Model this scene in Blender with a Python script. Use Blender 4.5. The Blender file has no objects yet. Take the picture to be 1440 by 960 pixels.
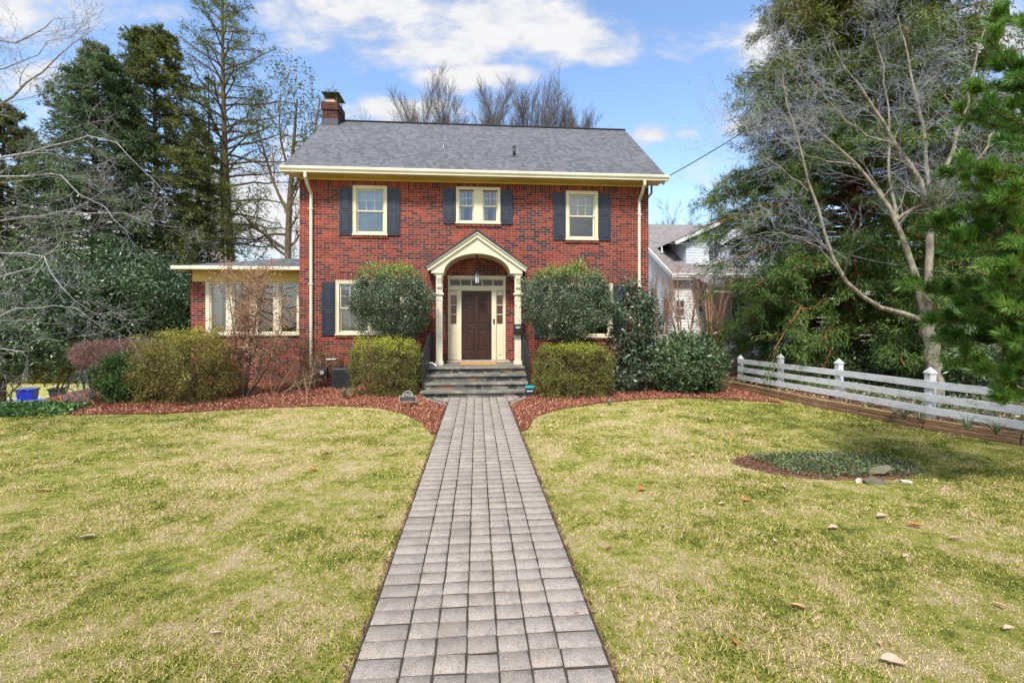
import bpy, math, random
import numpy as np
from mathutils import Vector, Matrix
R = math.radians
S = bpy.context.scene
COL = S.collection

# ------------------------------------------------------------------ camera, sky, sun, exposure
EYE = 1.83
YAW = R(4.38)
FPX = 640.0                       # focal length in photo pixels (1440 wide)
cam = bpy.data.objects.new('camera', bpy.data.cameras.new('camera'))
COL.objects.link(cam)
cam.location = (0, 0, EYE)
cam.rotation_euler = (R(90), 0, -YAW)
cam.data.lens = 16.0
cam.data.sensor_width = 36.0
cam.data.shift_y = -28 / 1440
cam.data.clip_start = 0.05
cam.data.clip_end = 3000
S.camera = cam

SUN_DIR = Vector((-0.20, -0.60, 0.82)).normalized()      # towards the sun
SUN_EL = math.asin(SUN_DIR.z)
SUN_AZ = math.atan2(SUN_DIR.x, SUN_DIR.y)
S.view_settings.view_transform = 'Standard'
S.view_settings.look = 'None'
S.view_settings.exposure = 1.02
S.view_settings.gamma = 1.0
S.view_settings.use_curve_mapping = False
SKY_STRENGTH = 0.15
SUN_STRENGTH = 3.0

sun = bpy.data.objects.new('sun', bpy.data.lights.new('sun', 'SUN'))
COL.objects.link(sun)
sun.data.energy = SUN_STRENGTH
sun.data.angle = R(10)
sun.data.color = (1.0, 0.955, 0.88)
sun.rotation_euler = SUN_DIR.to_track_quat('Z', 'Y').to_euler()
sun.location = (20, -30, 40)

try:
    S.cycles.use_denoising = True
    S.cycles.max_bounces = 6
    S.cycles.diffuse_bounces = 3
    S.cycles.glossy_bounces = 3
    S.cycles.transmission_bounces = 4
    S.cycles.transparent_max_bounces = 8
    S.cycles.use_adaptive_sampling = True
    S.cycles.adaptive_threshold = 0.015
    S.cycles.caustics_reflective = False
    S.cycles.caustics_refractive = False
except Exception:
    pass


class G:
    """small helper to wire shader nodes"""
    def __init__(s, tree):
        s.t = tree
        tree.nodes.clear()

    def n(s, kind, props=None, **ins):
        nd = s.t.nodes.new(kind)
        for k, v in (props or {}).items():
            setattr(nd, k, v)
        for k, v in ins.items():
            key = int(k[1:]) if k[0] == 'i' and k[1:].isdigit() else k.replace('_', ' ')
            s.set(nd.inputs[key], v)
        return nd

    def set(s, sock, v):
        if isinstance(v, bpy.types.Node):
            v = v.outputs[0]
        if isinstance(v, bpy.types.NodeSocket):
            s.t.links.new(v, sock)
        else:
            if isinstance(v, (tuple, list)) and len(v) == 3 and sock.type == 'RGBA':
                v = (*v, 1)
            sock.default_value = v

    def m(s, op, a, b=0.0, c=None, clamp=False):
        nd = s.t.nodes.new('ShaderNodeMath')
        nd.operation = op
        nd.use_clamp = clamp
        s.set(nd.inputs[0], a)
        s.set(nd.inputs[1], b)
        if c is not None:
            s.set(nd.inputs[2], c)
        return nd.outputs[0]

    def vm(s, op, a, b=(0, 0, 0), out=0):
        nd = s.t.nodes.new('ShaderNodeVectorMath')
        nd.operation = op
        s.set(nd.inputs[0], a)
        if op == 'SCALE':
            s.set(nd.inputs['Scale'], b)
        else:
            s.set(nd.inputs[1], b)
        return nd.outputs[out]

    def mix(s, f, a, b, mode='MIX'):
        nd = s.t.nodes.new('ShaderNodeMix')
        nd.data_type = 'RGBA'
        nd.blend_type = mode
        s.set(nd.inputs[0], f)
        s.set(nd.inputs[6], a)
        s.set(nd.inputs[7], b)
        return nd.outputs[2]

    def ramp(s, f, stops, interp='LINEAR'):
        nd = s.t.nodes.new('ShaderNodeValToRGB')
        nd.color_ramp.interpolation = interp
        e = nd.color_ramp.elements
        while len(e) < len(stops):
            e.new(0.5)
        for el, (p, c) in zip(e, stops):
            el.position = p
            el.color = (*c, 1) if len(c) == 3 else c
        s.set(nd.inputs[0], f)
        return nd.outputs[0]

    def noise(s, vec, scale, detail=2.0, rough=0.5, dist=0.0, out=0):
        nd = s.t.nodes.new('ShaderNodeTexNoise')
        s.set(nd.inputs['Vector'], vec)
        s.set(nd.inputs['Scale'], scale)
        s.set(nd.inputs['Detail'], detail)
        s.set(nd.inputs['Roughness'], rough)
        s.set(nd.inputs['Distortion'], dist)
        return nd.outputs[out]

    def smooth(s, v, a, b):
        nd = s.t.nodes.new('ShaderNodeMapRange')
        nd.interpolation_type = 'SMOOTHSTEP'
        s.set(nd.inputs[0], v)
        nd.inputs[1].default_value = a
        nd.inputs[2].default_value = b
        return nd.outputs[0]

    def xyz(s, v):
        nd = s.t.nodes.new('ShaderNodeSeparateXYZ')
        s.set(nd.inputs[0], v)
        return nd.outputs[0], nd.outputs[1], nd.outputs[2]

    def comb(s, x, y, z):
        nd = s.t.nodes.new('ShaderNodeCombineXYZ')
        for i, v in enumerate((x, y, z)):
            s.set(nd.inputs[i], v)
        return nd.outputs[0]


# --- world: Nishita sky with broken cloud
world = bpy.data.worlds.new('World')
S.world = world
world.use_nodes = True
g = G(world.node_tree)
sky = g.n('ShaderNodeTexSky', {'sky_type': 'NISHITA', 'sun_disc': False, 'sun_elevation': SUN_EL,
                               'sun_rotation': SUN_AZ, 'altitude': 0.0, 'air_density': 1.0,
                               'dust_density': 0.35, 'ozone_density': 2.6})
d = g.n('ShaderNodeTexCoord').outputs['Generated']
FW = (math.sin(YAW), math.cos(YAW), 0)
RT = (math.cos(YAW), -math.sin(YAW), 0)
dF = g.vm('DOT_PRODUCT', d, FW, out=1)
dR = g.vm('DOT_PRODUCT', d, RT, out=1)
dx, dy, dz = g.xyz(d)
den = g.m('MAXIMUM', dF, 0.22)
cu = g.m('DIVIDE', dR, den)
cv = g.m('DIVIDE', dz, den)
nz = g.noise(g.comb(g.m('MULTIPLY', cu, 2.2), g.m('MULTIPLY', cv, 4.4), 1.7), 1.6, 9.0, 0.62, 0.25)
nz2 = g.noise(g.comb(g.m('MULTIPLY', cu, 2.0), g.m('MULTIPLY', cv, 4.0), 7.7), 5.5, 6.0, 0.6, 0.4)
LOBES = [(520, 15, 150, 48, 1.0), (690, 20, 110, 55, .95), (620, 75, 120, 28, .8), (790, 50, 75, 38, .95),
         (850, 80, 38, 17, .75), (672, 108, 100, 20, 1.0), (540, 155, 72, 22, .9), (500, 100, 26, 13, .55), (45, 20, 100, 45, .9),
         (912, 186, 34, 17, 1.05), (965, 186, 24, 12, .75), (1085, 70, 55, 34, .95), (1040, 175, 40, 18, .9), (1380, 60, 110, 65, .8),
         (420, 190, 60, 40, .6), (390, 300, 160, 70, 1.0), (120, 320, 200, 90, .9), (1410, 160, 80, 60, .7),
         (60, 110, 60, 30, .6), (235, 20, 40, 20, .6), (960, 330, 300, 50, .42), (600, 360, 400, 60, .5)]
cov = None
for (px, py, a, b, k) in LOBES:
    u0 = (px - 720) / FPX
    v0 = (452 - py) / FPX
    e = g.m('ADD', g.m('POWER', g.m('DIVIDE', g.m('SUBTRACT', cu, u0), a / FPX), 2.0),
            g.m('POWER', g.m('DIVIDE', g.m('SUBTRACT', cv, v0), b / FPX), 2.0))
    l = g.m('MULTIPLY', g.m('EXPONENT', g.m('MULTIPLY', e, -0.8)), k)
    cov = l if cov is None else g.m('MAXIMUM', cov, l)
far = g.n('ShaderNodeMapRange', i0=dF, i1=0.45, i2=0.2, i3=0.0, i4=1.0).outputs[0]
nb = g.noise(d, 2.1, 7.0, 0.6)
fill_cloud = g.m('MULTIPLY', far, g.smooth(nb, 0.40, 0.62))
nzz = g.m('ADD', g.m('MULTIPLY', g.m('SUBTRACT', nz, 0.5), 2.3), g.m('MULTIPLY', g.m('SUBTRACT', nz2, 0.5), 0.9))
cov = g.m('ADD', cov, nzz)
mask = g.m('MAXIMUM', g.smooth(cov, 0.16, 0.90), fill_cloud)
mask = g.m('MULTIPLY', mask, g.smooth(dz, -0.02, 0.03))
shade = g.ramp(g.m('ADD', g.m('MULTIPLY', nz2, 0.5), g.m('MULTIPLY', cov, 0.35)),
               [(0.25, (2.05, 2.2, 2.5)), (0.62, (3.05, 3.05, 3.1))])
shade = g.mix(fill_cloud, shade, (5.2, 5.1, 5.0))  # unseen cloud behind the camera, made brighter as added fill light
haze = g.m('POWER', g.m('SUBTRACT', 1.0, g.m('MAXIMUM', dz, 0.0, clamp=True)), 7.0)
skyc = g.mix(g.m('MULTIPLY', haze, 0.45), sky.outputs[0], (2.0, 2.6, 3.3))
final = g.mix(mask, skyc, shade)
bg = g.n('ShaderNodeBackground', Color=final, Strength=SKY_STRENGTH)
g.n('ShaderNodeOutputWorld', Surface=bg.outputs[0])


# ------------------------------------------------------------------ from the photograph to the place
def ray(px):
    u = (px - 720) / FPX
    return math.sin(YAW) + u * math.cos(YAW), math.cos(YAW) - u * math.sin(YAW)


def P(px, py, t):
    """point at depth t along the view"""
    a, b = ray(px)
    return Vector((a * t, b * t, EYE + t * (452 - py) / FPX))


def W(px, py, Y):
    """point on the plane y = Y"""
    a, b = ray(px)
    t = Y / b
    return Vector((a * t, Y, EYE + t * (452 - py) / FPX))


def Gd(px, py, z=0.0):
    """point on the level z"""
    t = (EYE - z) * FPX / (py - 452)
    a, b = ray(px)
    return Vector((a * t, b * t, z))


def sstep(x):
    x = np.clip(x, 0, 1)
    return x * x * (3 - 2 * x)


def ground_z(x, y=0.0):
    return float(-3.0 * sstep((-x - 9.4) / 11.0) + 0.18 * sstep((x - 7.45) / 0.5) * sstep((y - 3) / 1.0) * 0)


# ------------------------------------------------------------------ objects
def tag(o, label=None, cat=None, group=None, kind=None):
    if label:
        o['label'] = label
    if cat:
        o['category'] = cat
    if group:
        o['group'] = group
    if kind:
        o['kind'] = kind
    return o


def thing(name, label, cat, loc=(0, 0, 0), group=None):
    o = bpy.data.objects.new(name, None)
    COL.objects.link(o)
    o.location = loc
    o.empty_display_size = 0.2
    return tag(o, label, cat, group)


def link(name, me, mats, parent=None, smooth=False, bevel=0.0):
    o = bpy.data.objects.new(name, me)
    COL.objects.link(o)
    for m_ in (mats if isinstance(mats, (list, tuple)) else [mats]):
        me.materials.append(m_)
    if parent is not None:
        o.parent = parent
        loc = Vector((0, 0, 0))
        p = parent
        while p:
            loc += p.location
            p = p.parent
        o.location = -loc          # geometry is written in world coordinates
    if smooth:
        me.polygons.foreach_set('use_smooth', [True] * len(me.polygons))
    if bevel:
        b = o.modifiers.new('bevel', 'BEVEL')
        b.width = bevel
        b.segments = 2
        b.limit_method = 'ANGLE'
        b.harden_normals = False
    return o


def np_mesh(name, V, F):
    """V (n,3), F (m,k) -> mesh"""
    V = np.asarray(V, dtype=np.float32).reshape(-1, 3)
    F = np.asarray(F, dtype=np.int32)
    me = bpy.data.meshes.new(name)
    me.vertices.add(len(V))
    me.vertices.foreach_set('co', V.ravel())
    k = F.shape[1]
    me.loops.add(F.size)
    me.loops.foreach_set('vertex_index', F.ravel())
    me.polygons.add(len(F))
    me.polygons.foreach_set('loop_start', np.arange(0, F.size, k, dtype=np.int32))
    me.polygons.foreach_set('loop_total', np.full(len(F), k, dtype=np.int32))
    me.update(calc_edges=True)
    return me


class MB:
    """collects plain shapes into one mesh"""
    def __init__(s):
        s.v, s.f, s.mi = [], [], []
        s.cur = 0

    def add(s, vs, fs):
        b = len(s.v)
        s.v += [tuple(v) for v in vs]
        s.f += [[b + i for i in f] for f in fs]
        s.mi += [s.cur] * len(fs)
        return s

    def box(s, x0, x1, y0, y1, z0, z1):
        return s.add([(x0, y0, z0), (x1, y0, z0), (x1, y1, z0), (x0, y1, z0), (x0, y0, z1), (x1, y0, z1), (x1, y1, z1), (x0, y1, z1)],
                     [(0, 3, 2, 1), (4, 5, 6, 7), (0, 1, 5, 4), (1, 2, 6, 5), (2, 3, 7, 6), (3, 0, 4, 7)])

    def obox(s, a, b, w, h, up=(0, 0, 1)):
        """bar from a to b, width w across, height h"""
        a, b = Vector(a), Vector(b)
        d_ = (b - a).normalized()
        u = Vector(up)
        if abs(d_.dot(u)) > .99:
            u = Vector((0, 1, 0))
        r = d_.cross(u).normalized() * w / 2
        q = r.cross(d_).normalized() * h / 2
        return s.add([a - r - q, a + r - q, a + r + q, a - r + q, b - r - q, b + r - q, b + r + q, b - r + q],
                     [(0, 1, 2, 3), (7, 6, 5, 4), (0, 4, 5, 1), (1, 5, 6, 2), (2, 6, 7, 3), (3, 7, 4, 0)])

    def prism(s, poly, lo, hi, axis='y'):
        """polygon (2D) extruded along an axis"""
        n = len(poly)
        mk = {'y': lambda p, h: (p[0], h, p[1]), 'z': lambda p, h: (p[0], p[1], h), 'x': lambda p, h: (h, p[0], p[1])}[axis]
        vs = [mk(p, lo) for p in poly] + [mk(p, hi) for p in poly]
        fs = [list(range(n)), list(range(2 * n - 1, n - 1, -1))]
        fs += [(i, i + n, (i + 1) % n + n, (i + 1) % n) for i in range(n)]
        return s.add(vs, fs)

    def quad(s, *p):
        return s.add(p, [tuple(range(len(p)))])

    def tube(s, pts, r, n=8, caps=True):
        pts = [Vector(p) for p in pts]
        rr = r if isinstance(r, (list, tuple)) else [r] * len(pts)
        vs, fs = [], []
        prev = None
        for i, p in enumerate(pts):
            t = (pts[min(i + 1, len(pts) - 1)] - pts[max(i - 1, 0)]).normalized()
            if prev is None:
                u = t.cross(Vector((0, 0, 1)))
                if u.length < .01:
                    u = t.cross(Vector((0, 1, 0)))
                u.normalize()
            else:
                u = (prev - t * prev.dot(t)).normalized()
            prev = u
            w = t.cross(u)
            for k in range(n):
                a = 2 * math.pi * k / n
                vs.append(p + (u * math.cos(a) + w * math.sin(a)) * rr[i])
        for i in range(len(pts) - 1):
            for k in range(n):
                k2 = (k + 1) % n
                fs.append((i * n + k, i * n + k2, (i + 1) * n + k2, (i + 1) * n + k))
        if caps:
            fs.append(tuple(range(n - 1, -1, -1)))
            fs.append(tuple((len(pts) - 1) * n + k for k in range(n)))
        return s.add(vs, fs)

    def lathe(s, prof, c, n=20, sq=False):
        """profile [(r, z)] about a vertical axis through c"""
        vs, fs = [], []
        for (r, z) in prof:
            for k in range(n):
                a = 2 * math.pi * (k + .5) / n
                q = r / max(abs(math.cos(a)), abs(math.sin(a))) if sq else r
                vs.append((c[0] + q * math.cos(a), c[1] + q * math.sin(a), c[2] + z))
        for i in range(len(prof) - 1):
            for k in range(n):
                k2 = (k + 1) % n
                fs.append((i * n + k, i * n + k2, (i + 1) * n + k2, (i + 1) * n + k))
        fs.append(tuple(range(n - 1, -1, -1)))
        fs.append(tuple((len(prof) - 1) * n + k for k in range(n)))
        return s.add(vs, fs)

    def sphere(s, c, r, n=12, sc=(1, 1, 1)):
        vs, fs = [], []
        m_ = n // 2
        for i in range(m_ + 1):
            th = math.pi * i / m_
            for k in range(n):
                a = 2 * math.pi * k / n
                vs.append((c[0] + r * sc[0] * math.sin(th) * math.cos(a), c[1] + r * sc[1] * math.sin(th) * math.sin(a), c[2] + r * sc[2] * math.cos(th)))
        for i in range(m_):
            for k in range(n):
                k2 = (k + 1) % n
                fs.append((i * n + k, (i + 1) * n + k, (i + 1) * n + k2, i * n + k2))
        return s.add(vs, fs)

    def build(s, name, mats, parent=None, smooth=False, bevel=0.0):
        me = bpy.data.meshes.new(name)
        me.from_pydata(s.v, [], s.f)
        if any(s.mi):
            me.polygons.foreach_set('material_index', s.mi)
        me.update()
        return link(name, me, mats, parent, smooth, bevel)


# ------------------------------------------------------------------ vectorised growth
def unit(a):
    return a / np.maximum(np.linalg.norm(a, axis=-1, keepdims=True), 1e-9)


def spawn(rng, PT, RD, n, t0, t1, L, ang, radf=0.5, K=5, up=0.0, wob=0.12, taper=0.25, dang=0.25, lfall=0.45, flat=0.0, rmin=0.0):
    """children growing from polylines PT (N,K,3) with radii RD (N,K)"""
    N, K0 = PT.shape[:2]
    idx = np.repeat(np.arange(N), n)
    M = len(idx)
    t = t0 + (t1 - t0) * (np.tile(np.arange(n), N) + rng.random(M)) / n
    f = t * (K0 - 1)
    i0 = np.clip(f.astype(int), 0, K0 - 2)
    fr = (f - i0)[:, None]
    A, B = PT[idx, i0], PT[idx, i0 + 1]
    pos = A * (1 - fr) + B * fr
    tan = unit(B - A)
    rad = (RD[idx, i0] * (1 - fr[:, 0]) + RD[idx, i0 + 1] * fr[:, 0])
    rn = rng.normal(size=(M, 3))
    if flat:
        rn[:, 2] *= (1 - flat)
    perp = unit(rn - tan * (rn * tan).sum(1, keepdims=True))
    a = ang * (1 + dang * rng.normal(size=M))
    dr = unit(tan * np.cos(a)[:, None] + perp * np.sin(a)[:, None])
    if np.isscalar(L):
        Lr = np.full(M, L)
    else:
        Lr = np.asarray(L)[idx]
    ln = Lr * (1 - lfall * t) * (0.65 + 0.7 * rng.random(M))
    out = np.zeros((M, K, 3))
    out[:, 0] = pos
    step = (ln / (K - 1))[:, None]
    for k in range(1, K):
        dr = unit(dr + wob * rng.normal(size=(M, 3)) + np.array([0, 0, up]))
        out[:, k] = out[:, k - 1] + dr * step
    r0 = np.maximum(rad * radf, rmin)
    rr = r0[:, None] * np.linspace(1, taper, K)[None]
    return out, rr, ln


def tubes(PT, RD, S_=3):
    """(N,K,3) -> V, F with S_-sided tubes"""
    N, K = PT.shape[:2]
    T = np.zeros_like(PT)
    T[:, 1:-1] = PT[:, 2:] - PT[:, :-2]
    T[:, 0] = PT[:, 1] - PT[:, 0]
    T[:, -1] = PT[:, -1] - PT[:, -2]
    T = unit(T)
    ref = np.where(np.abs(T[:, :1, 2:3]) > 0.8, np.array([1.0, 0, 0]), np.array([0, 0, 1.0]))
    U = unit(np.cross(T, np.broadcast_to(ref, T.shape)))
    V_ = np.cross(T, U)
    a = np.arange(S_) * 2 * np.pi / S_
    ring = U[:, :, None] * np.cos(a)[None, None, :, None] + V_[:, :, None] * np.sin(a)[None, None, :, None]
    V = PT[:, :, None] + ring * RD[:, :, None, None]
    base = (np.arange(N) * K * S_)[:, None, None] + (np.arange(K - 1) * S_)[None, :, None]
    k = np.arange(S_)[None, None]
    k2 = (k + 1) % S_
    F = np.stack([base + k, base + k2, base + k2 + S_, base + k + S_], -1).reshape(-1, 4)
    return V.reshape(-1, 3), F


def join(parts):
    Vs, Fs, o = [], [], 0
    for V, F in parts:
        Vs.append(V)
        Fs.append(F + o)
        o += len(V)
    return np.concatenate(Vs), np.concatenate(Fs)


def leaves(rng, C, D, L, Wd, nrm=None, fold=0.25, jl=0.35, curl=0.0):
    """diamond leaves at C (n,3) pointing along D; L length, Wd width"""
    n = len(C)
    D = unit(D)
    if nrm is None:
        nrm = rng.normal(size=(n, 3))
    sd = unit(np.cross(D, nrm) + 1e-6)
    up = np.cross(sd, D)
    l = L * (1 + jl * (rng.random(n) * 2 - 1))[:, None]
    w = Wd * (1 + jl * (rng.random(n) * 2 - 1))[:, None]
    base = C
    tip = C + D * l - up * l * curl
    mid = C + D * l * 0.5
    a = mid + sd * w * 0.5 + up * w * fold
    b = mid - sd * w * 0.5 + up * w * fold
    V = np.stack([base, a, tip, b], 1).reshape(-1, 3)
    F = np.arange(4 * n).reshape(n, 4)
    return V, F


def along(rng, PT, n, t0=0.1, t1=1.0, jit=0.02):
    """n random points on each polyline, with tangents"""
    N, K = PT.shape[:2]
    idx = np.repeat(np.arange(N), n)
    t = t0 + (t1 - t0) * rng.random(len(idx))
    f = t * (K - 1)
    i0 = np.clip(f.astype(int), 0, K - 2)
    fr = (f - i0)[:, None]
    A, B = PT[idx, i0], PT[idx, i0 + 1]
    return A * (1 - fr) + B * fr + rng.normal(size=(len(idx), 3)) * jit, unit(B - A)


def poly(ptr, K):
    """resample a guide polyline [(x,y,z,r)] smoothly to K points"""
    a = np.array(ptr, dtype=float)
    s = np.concatenate([[0], np.cumsum(np.linalg.norm(np.diff(a[:, :3], axis=0), axis=1))])
    q = np.linspace(0, s[-1], K)
    o = np.stack([np.interp(q, s, a[:, i]) for i in range(4)], 1)
    for _ in range(2):
        o[1:-1] = (o[:-2] + 2 * o[1:-1] + o[2:]) / 4
    return o[None, :, :3], o[None, :, 3]


# ------------------------------------------------------------------ materials
def newmat(name):
    m_ = bpy.data.materials.new(name)
    m_.use_nodes = True
    g_ = G(m_.node_tree)
    pos = g_.n('ShaderNodeNewGeometry')
    return m_, g_, pos


def finish(g_, color, rough=0.7, spec=0.4, bump=None, bstr=0.4, bdist=0.01, metallic=0.0, trans=None, coat=0.0):
    b = g_.n('ShaderNodeBsdfPrincipled', Base_Color=color, Roughness=rough, Metallic=metallic)
    b.inputs['Specular IOR Level'].default_value = spec
    if coat:
        b.inputs['Coat Weight'].default_value = coat
        b.inputs['Coat Roughness'].default_value = 0.15
    if bump is not None:
        bn = g_.n('ShaderNodeBump', Height=bump, Strength=bstr, Distance=bdist)
        g_.set(b.inputs['Normal'], bn.outputs[0])
    out = b.outputs[0]
    if trans is not None:
        tr = g_.n('ShaderNodeBsdfTranslucent', Color=color)
        out = g_.n('ShaderNodeMixShader', i0=trans, i1=b.outputs[0], i2=tr.outputs[0]).outputs[0]
    g_.n('ShaderNodeOutputMaterial', Surface=out)
    return b


def simple(name, col, rough=0.6, spec=0.4, var=0.12, scale=6.0, col2=None, bstr=0.15, metallic=0.0, coat=0.0, fine=60.0):
    m_, g_, ge = newmat(name)
    p = ge.outputs['Position']
    a = g_.noise(p, scale, 5.0, 0.6)
    b = g_.noise(p, fine, 2.0)
    c2 = col2 or tuple(c * (1 - var * 2) for c in col)
    c = g_.mix(g_.smooth(a, 0.35, 0.75), col, c2)
    c = g_.mix(g_.m('MULTIPLY', b, 0.15), c, tuple(x * 0.6 for x in col))
    finish(g_, c, rough, spec, b, bstr, 0.004, metallic, coat=coat)
    return m_


def leafmat(name, cols, rough=0.5, spec=0.4, trans=0.25, scale=1.3, top=None, var=0.5, patch=0.5):
    """cols: dark to light; clumps by position, every leaf a little different"""
    m_, g_, ge = newmat(name)
    p = ge.outputs['Position']
    rnd = ge.outputs['Random Per Island']
    n1 = g_.noise(p, scale, 3.0)
    f = g_.m('ADD', g_.m('MULTIPLY', rnd, var), g_.m('MULTIPLY', g_.smooth(n1, 0.3, 0.7), patch))
    k = len(cols)
    c = g_.ramp(f, [(i / (k - 1), cols[i]) for i in range(k)])
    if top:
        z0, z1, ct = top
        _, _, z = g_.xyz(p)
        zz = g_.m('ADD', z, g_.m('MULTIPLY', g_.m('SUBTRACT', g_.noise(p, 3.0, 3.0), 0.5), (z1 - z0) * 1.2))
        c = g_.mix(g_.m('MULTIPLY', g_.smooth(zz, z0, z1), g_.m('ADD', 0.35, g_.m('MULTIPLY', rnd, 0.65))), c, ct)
    finish(g_, c, rough, spec, trans=trans)
    return m_


def barkmat(name, c1, c2, scale=14.0, rough=0.85):
    m_, g_, ge = newmat(name)
    p = g_.vm('MULTIPLY', ge.outputs['Position'], (1, 1, 0.35))
    a = g_.noise(p, scale, 6.0, 0.65)
    b = g_.noise(ge.outputs['Position'], 1.5, 3.0)
    c = g_.mix(g_.smooth(a, 0.35, 0.65), c1, c2)
    c = g_.mix(g_.m('MULTIPLY', b, 0.35), c, tuple(x * 0.7 for x in c1))
    finish(g_, c, rough, 0.2, a, 0.7, 0.02)
    return m_


def glassmat(name, tint=(0.9, 0.95, 0.95), rough=0.0, refl=0.07):
    m_, g_, ge = newmat(name)
    fr = g_.n('ShaderNodeFresnel', IOR=1.5)
    wob = g_.n('ShaderNodeBump', Height=g_.noise(ge.outputs['Position'], 2.2, 1.0), Strength=0.12, Distance=0.02)
    gl = g_.n('ShaderNodeBsdfGlossy', Color=(1, 1, 1), Roughness=rough)
    g_.set(gl.inputs['Normal'], wob.outputs[0])
    tr = g_.n('ShaderNodeBsdfTransparent', Color=tint)
    f = g_.m('ADD', g_.m('MULTIPLY', fr, 1.3), refl, clamp=True)
    mx = g_.n('ShaderNodeMixShader', i0=f, i1=tr.outputs[0], i2=gl.outputs[0])
    g_.n('ShaderNodeOutputMaterial', Surface=mx.outputs[0])
    return m_


def brickmat(name, soldier=False, dark=0.0):
    m_, g_, ge = newmat(name)
    p = ge.outputs['Position']
    x, y, z = g_.xyz(p)
    wob = g_.m('MULTIPLY', g_.m('SUBTRACT', g_.noise(p, 9.0, 2.0), 0.5), 0.006)
    h = g_.m('ADD', g_.m('ADD', x, y), 20.0)
    h = g_.m('ADD', h, wob)
    z = g_.m('ADD', z, g_.m('ADD', wob, 5.0))
    if soldier:
        w, hh = 0.0677, 0.203 + .010
        colf = g_.m('DIVIDE', h, w)
        rowf = g_.m('DIVIDE', z, hh * 50)
        width = w
    else:
        hh = 0.0677
        rowf = g_.m('DIVIDE', z, hh)
        row = g_.m('FLOOR', rowf)
        hdr = g_.m('LESS_THAN', g_.m('FLOORED_MODULO', row, 6.0), 0.5)
        width = g_.m('SUBTRACT', 0.213, g_.m('MULTIPLY', hdr, 0.1065))
        off = g_.m('MULTIPLY', g_.m('FLOORED_MODULO', row, 2.0), 0.5)
        colf = g_.m('ADD', g_.m('DIVIDE', h, width), off)
    col = g_.m('FLOOR', colf)
    row = g_.m('FLOOR', rowf)
    fx = g_.m('FRACT', colf)
    fz = g_.m('FRACT', rowf)
    # distance to joints in metres
    dx_ = g_.m('MULTIPLY', g_.m('MINIMUM', fx, g_.m('SUBTRACT', 1.0, fx)), width)
    dz_ = g_.m('MULTIPLY', g_.m('MINIMUM', fz, g_.m('SUBTRACT', 1.0, fz)), hh)
    dd = g_.m('MINIMUM', dx_, dz_) if not soldier else dx_
    body = g_.smooth(dd, 0.0032, 0.0062)
    wn = g_.n('ShaderNodeTexWhiteNoise', {'noise_dimensions': '3D'}, Vector=g_.comb(col, row, 3.3))
    r1 = wn.outputs[0]
    pn = g_.noise(p, 0.55, 3.0)
    f = g_.m('ADD', g_.m('MULTIPLY', r1, 0.8), g_.m('MULTIPLY', g_.m('SUBTRACT', pn, 0.35), 0.55), clamp=True)
    k = (1 - dark) * .80
    c = g_.ramp(f, [(0.0, (.030 * k, .018 * k, .024 * k)), (0.20, (.075 * k, .026 * k, .030 * k)), (0.30, (.15 * k, .024 * k, .020 * k)),
                    (0.55, (.27 * k, .036 * k, .020 * k)), (0.8, (.36 * k, .058 * k, .026 * k)), (1.0, (.43 * k, .088 * k, .040 * k))])
    fine = g_.noise(p, 55.0, 3.0)
    wth = g_.noise(g_.vm('MULTIPLY', p, (1.6, 1.6, .45)), 1.0, 5.0, .65)
    c = g_.mix(g_.m('MULTIPLY', g_.smooth(wth, .42, .72), .42), c, (.10, .035, .03))
    c = g_.mix(g_.m('MULTIPLY', fine, 0.45), c, g_.mix(0.5, c, (.02, .012, .012)))
    mort = g_.mix(g_.noise(p, 3.0, 3.0), tuple(v * (1 - dark * .8) for v in (.40, .29, .235)), tuple(v * (1 - dark * .8) for v in (.19, .125, .10)))
    c = g_.mix(body, mort, c)
    hgt = g_.m('ADD', body, g_.m('MULTIPLY', fine, 0.25))
    finish(g_, c, 0.82, 0.25, hgt, 0.6, 0.006)
    return m_


def shinglemat(name, base, rows=0.105, vary=0.45, tint=(1.0, 1.0, 1.0)):
    m_, g_, ge = newmat(name)
    p = ge.outputs['Position']
    x, y, z = g_.xyz(p)
    s_ = rows
    rowf = g_.m('DIVIDE', g_.m('ADD', z, g_.m('MULTIPLY', g_.noise(p, 3.0), 0.01)), s_)
    row = g_.m('FLOOR', rowf)
    fz = g_.m('FRACT', rowf)
    hx = g_.m('ADD', g_.m('ADD', x, g_.m('MULTIPLY', y, 0.37)), 30.0)
    wn0 = g_.n('ShaderNodeTexWhiteNoise', {'noise_dimensions': '1D'}, W=row).outputs[0]
    colf = g_.m('ADD', g_.m('DIVIDE', hx, 0.11), g_.m('MULTIPLY', wn0, 7.0))
    wn = g_.n('ShaderNodeTexWhiteNoise', {'noise_dimensions': '2D'}, Vector=g_.comb(g_.m('FLOOR', colf), row, 0.0)).outputs[0]
    big = g_.noise(p, 0.7, 4.0)
    f = g_.m('ADD', g_.m('MULTIPLY', wn, 0.55), g_.m('MULTIPLY', big, 0.45))
    lo = tuple(b * (1 - vary) * t for b, t in zip(base, tint))
    hi = tuple(b * (1 + vary) * t for b, t in zip(base, tint))
    c = g_.ramp(f, [(0.2, lo), (0.55, base), (0.85, hi)])
    c = g_.mix(g_.m('MULTIPLY', g_.noise(p, 120.0, 2.0), 0.5), c, tuple(b * 0.5 for b in base))
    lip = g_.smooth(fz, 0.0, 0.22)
    c = g_.mix(g_.m('SUBTRACT', 1.0, lip), c, tuple(b * 0.42 for b in base))  # butt shadow of each course, painted into the shingle colour
    hgt = g_.m('ADD', g_.m('SUBTRACT', 1.0, fz), g_.m('MULTIPLY', wn, 0.35))
    finish(g_, c, 0.9, 0.2, hgt, 0.8, 0.012)
    return m_


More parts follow.
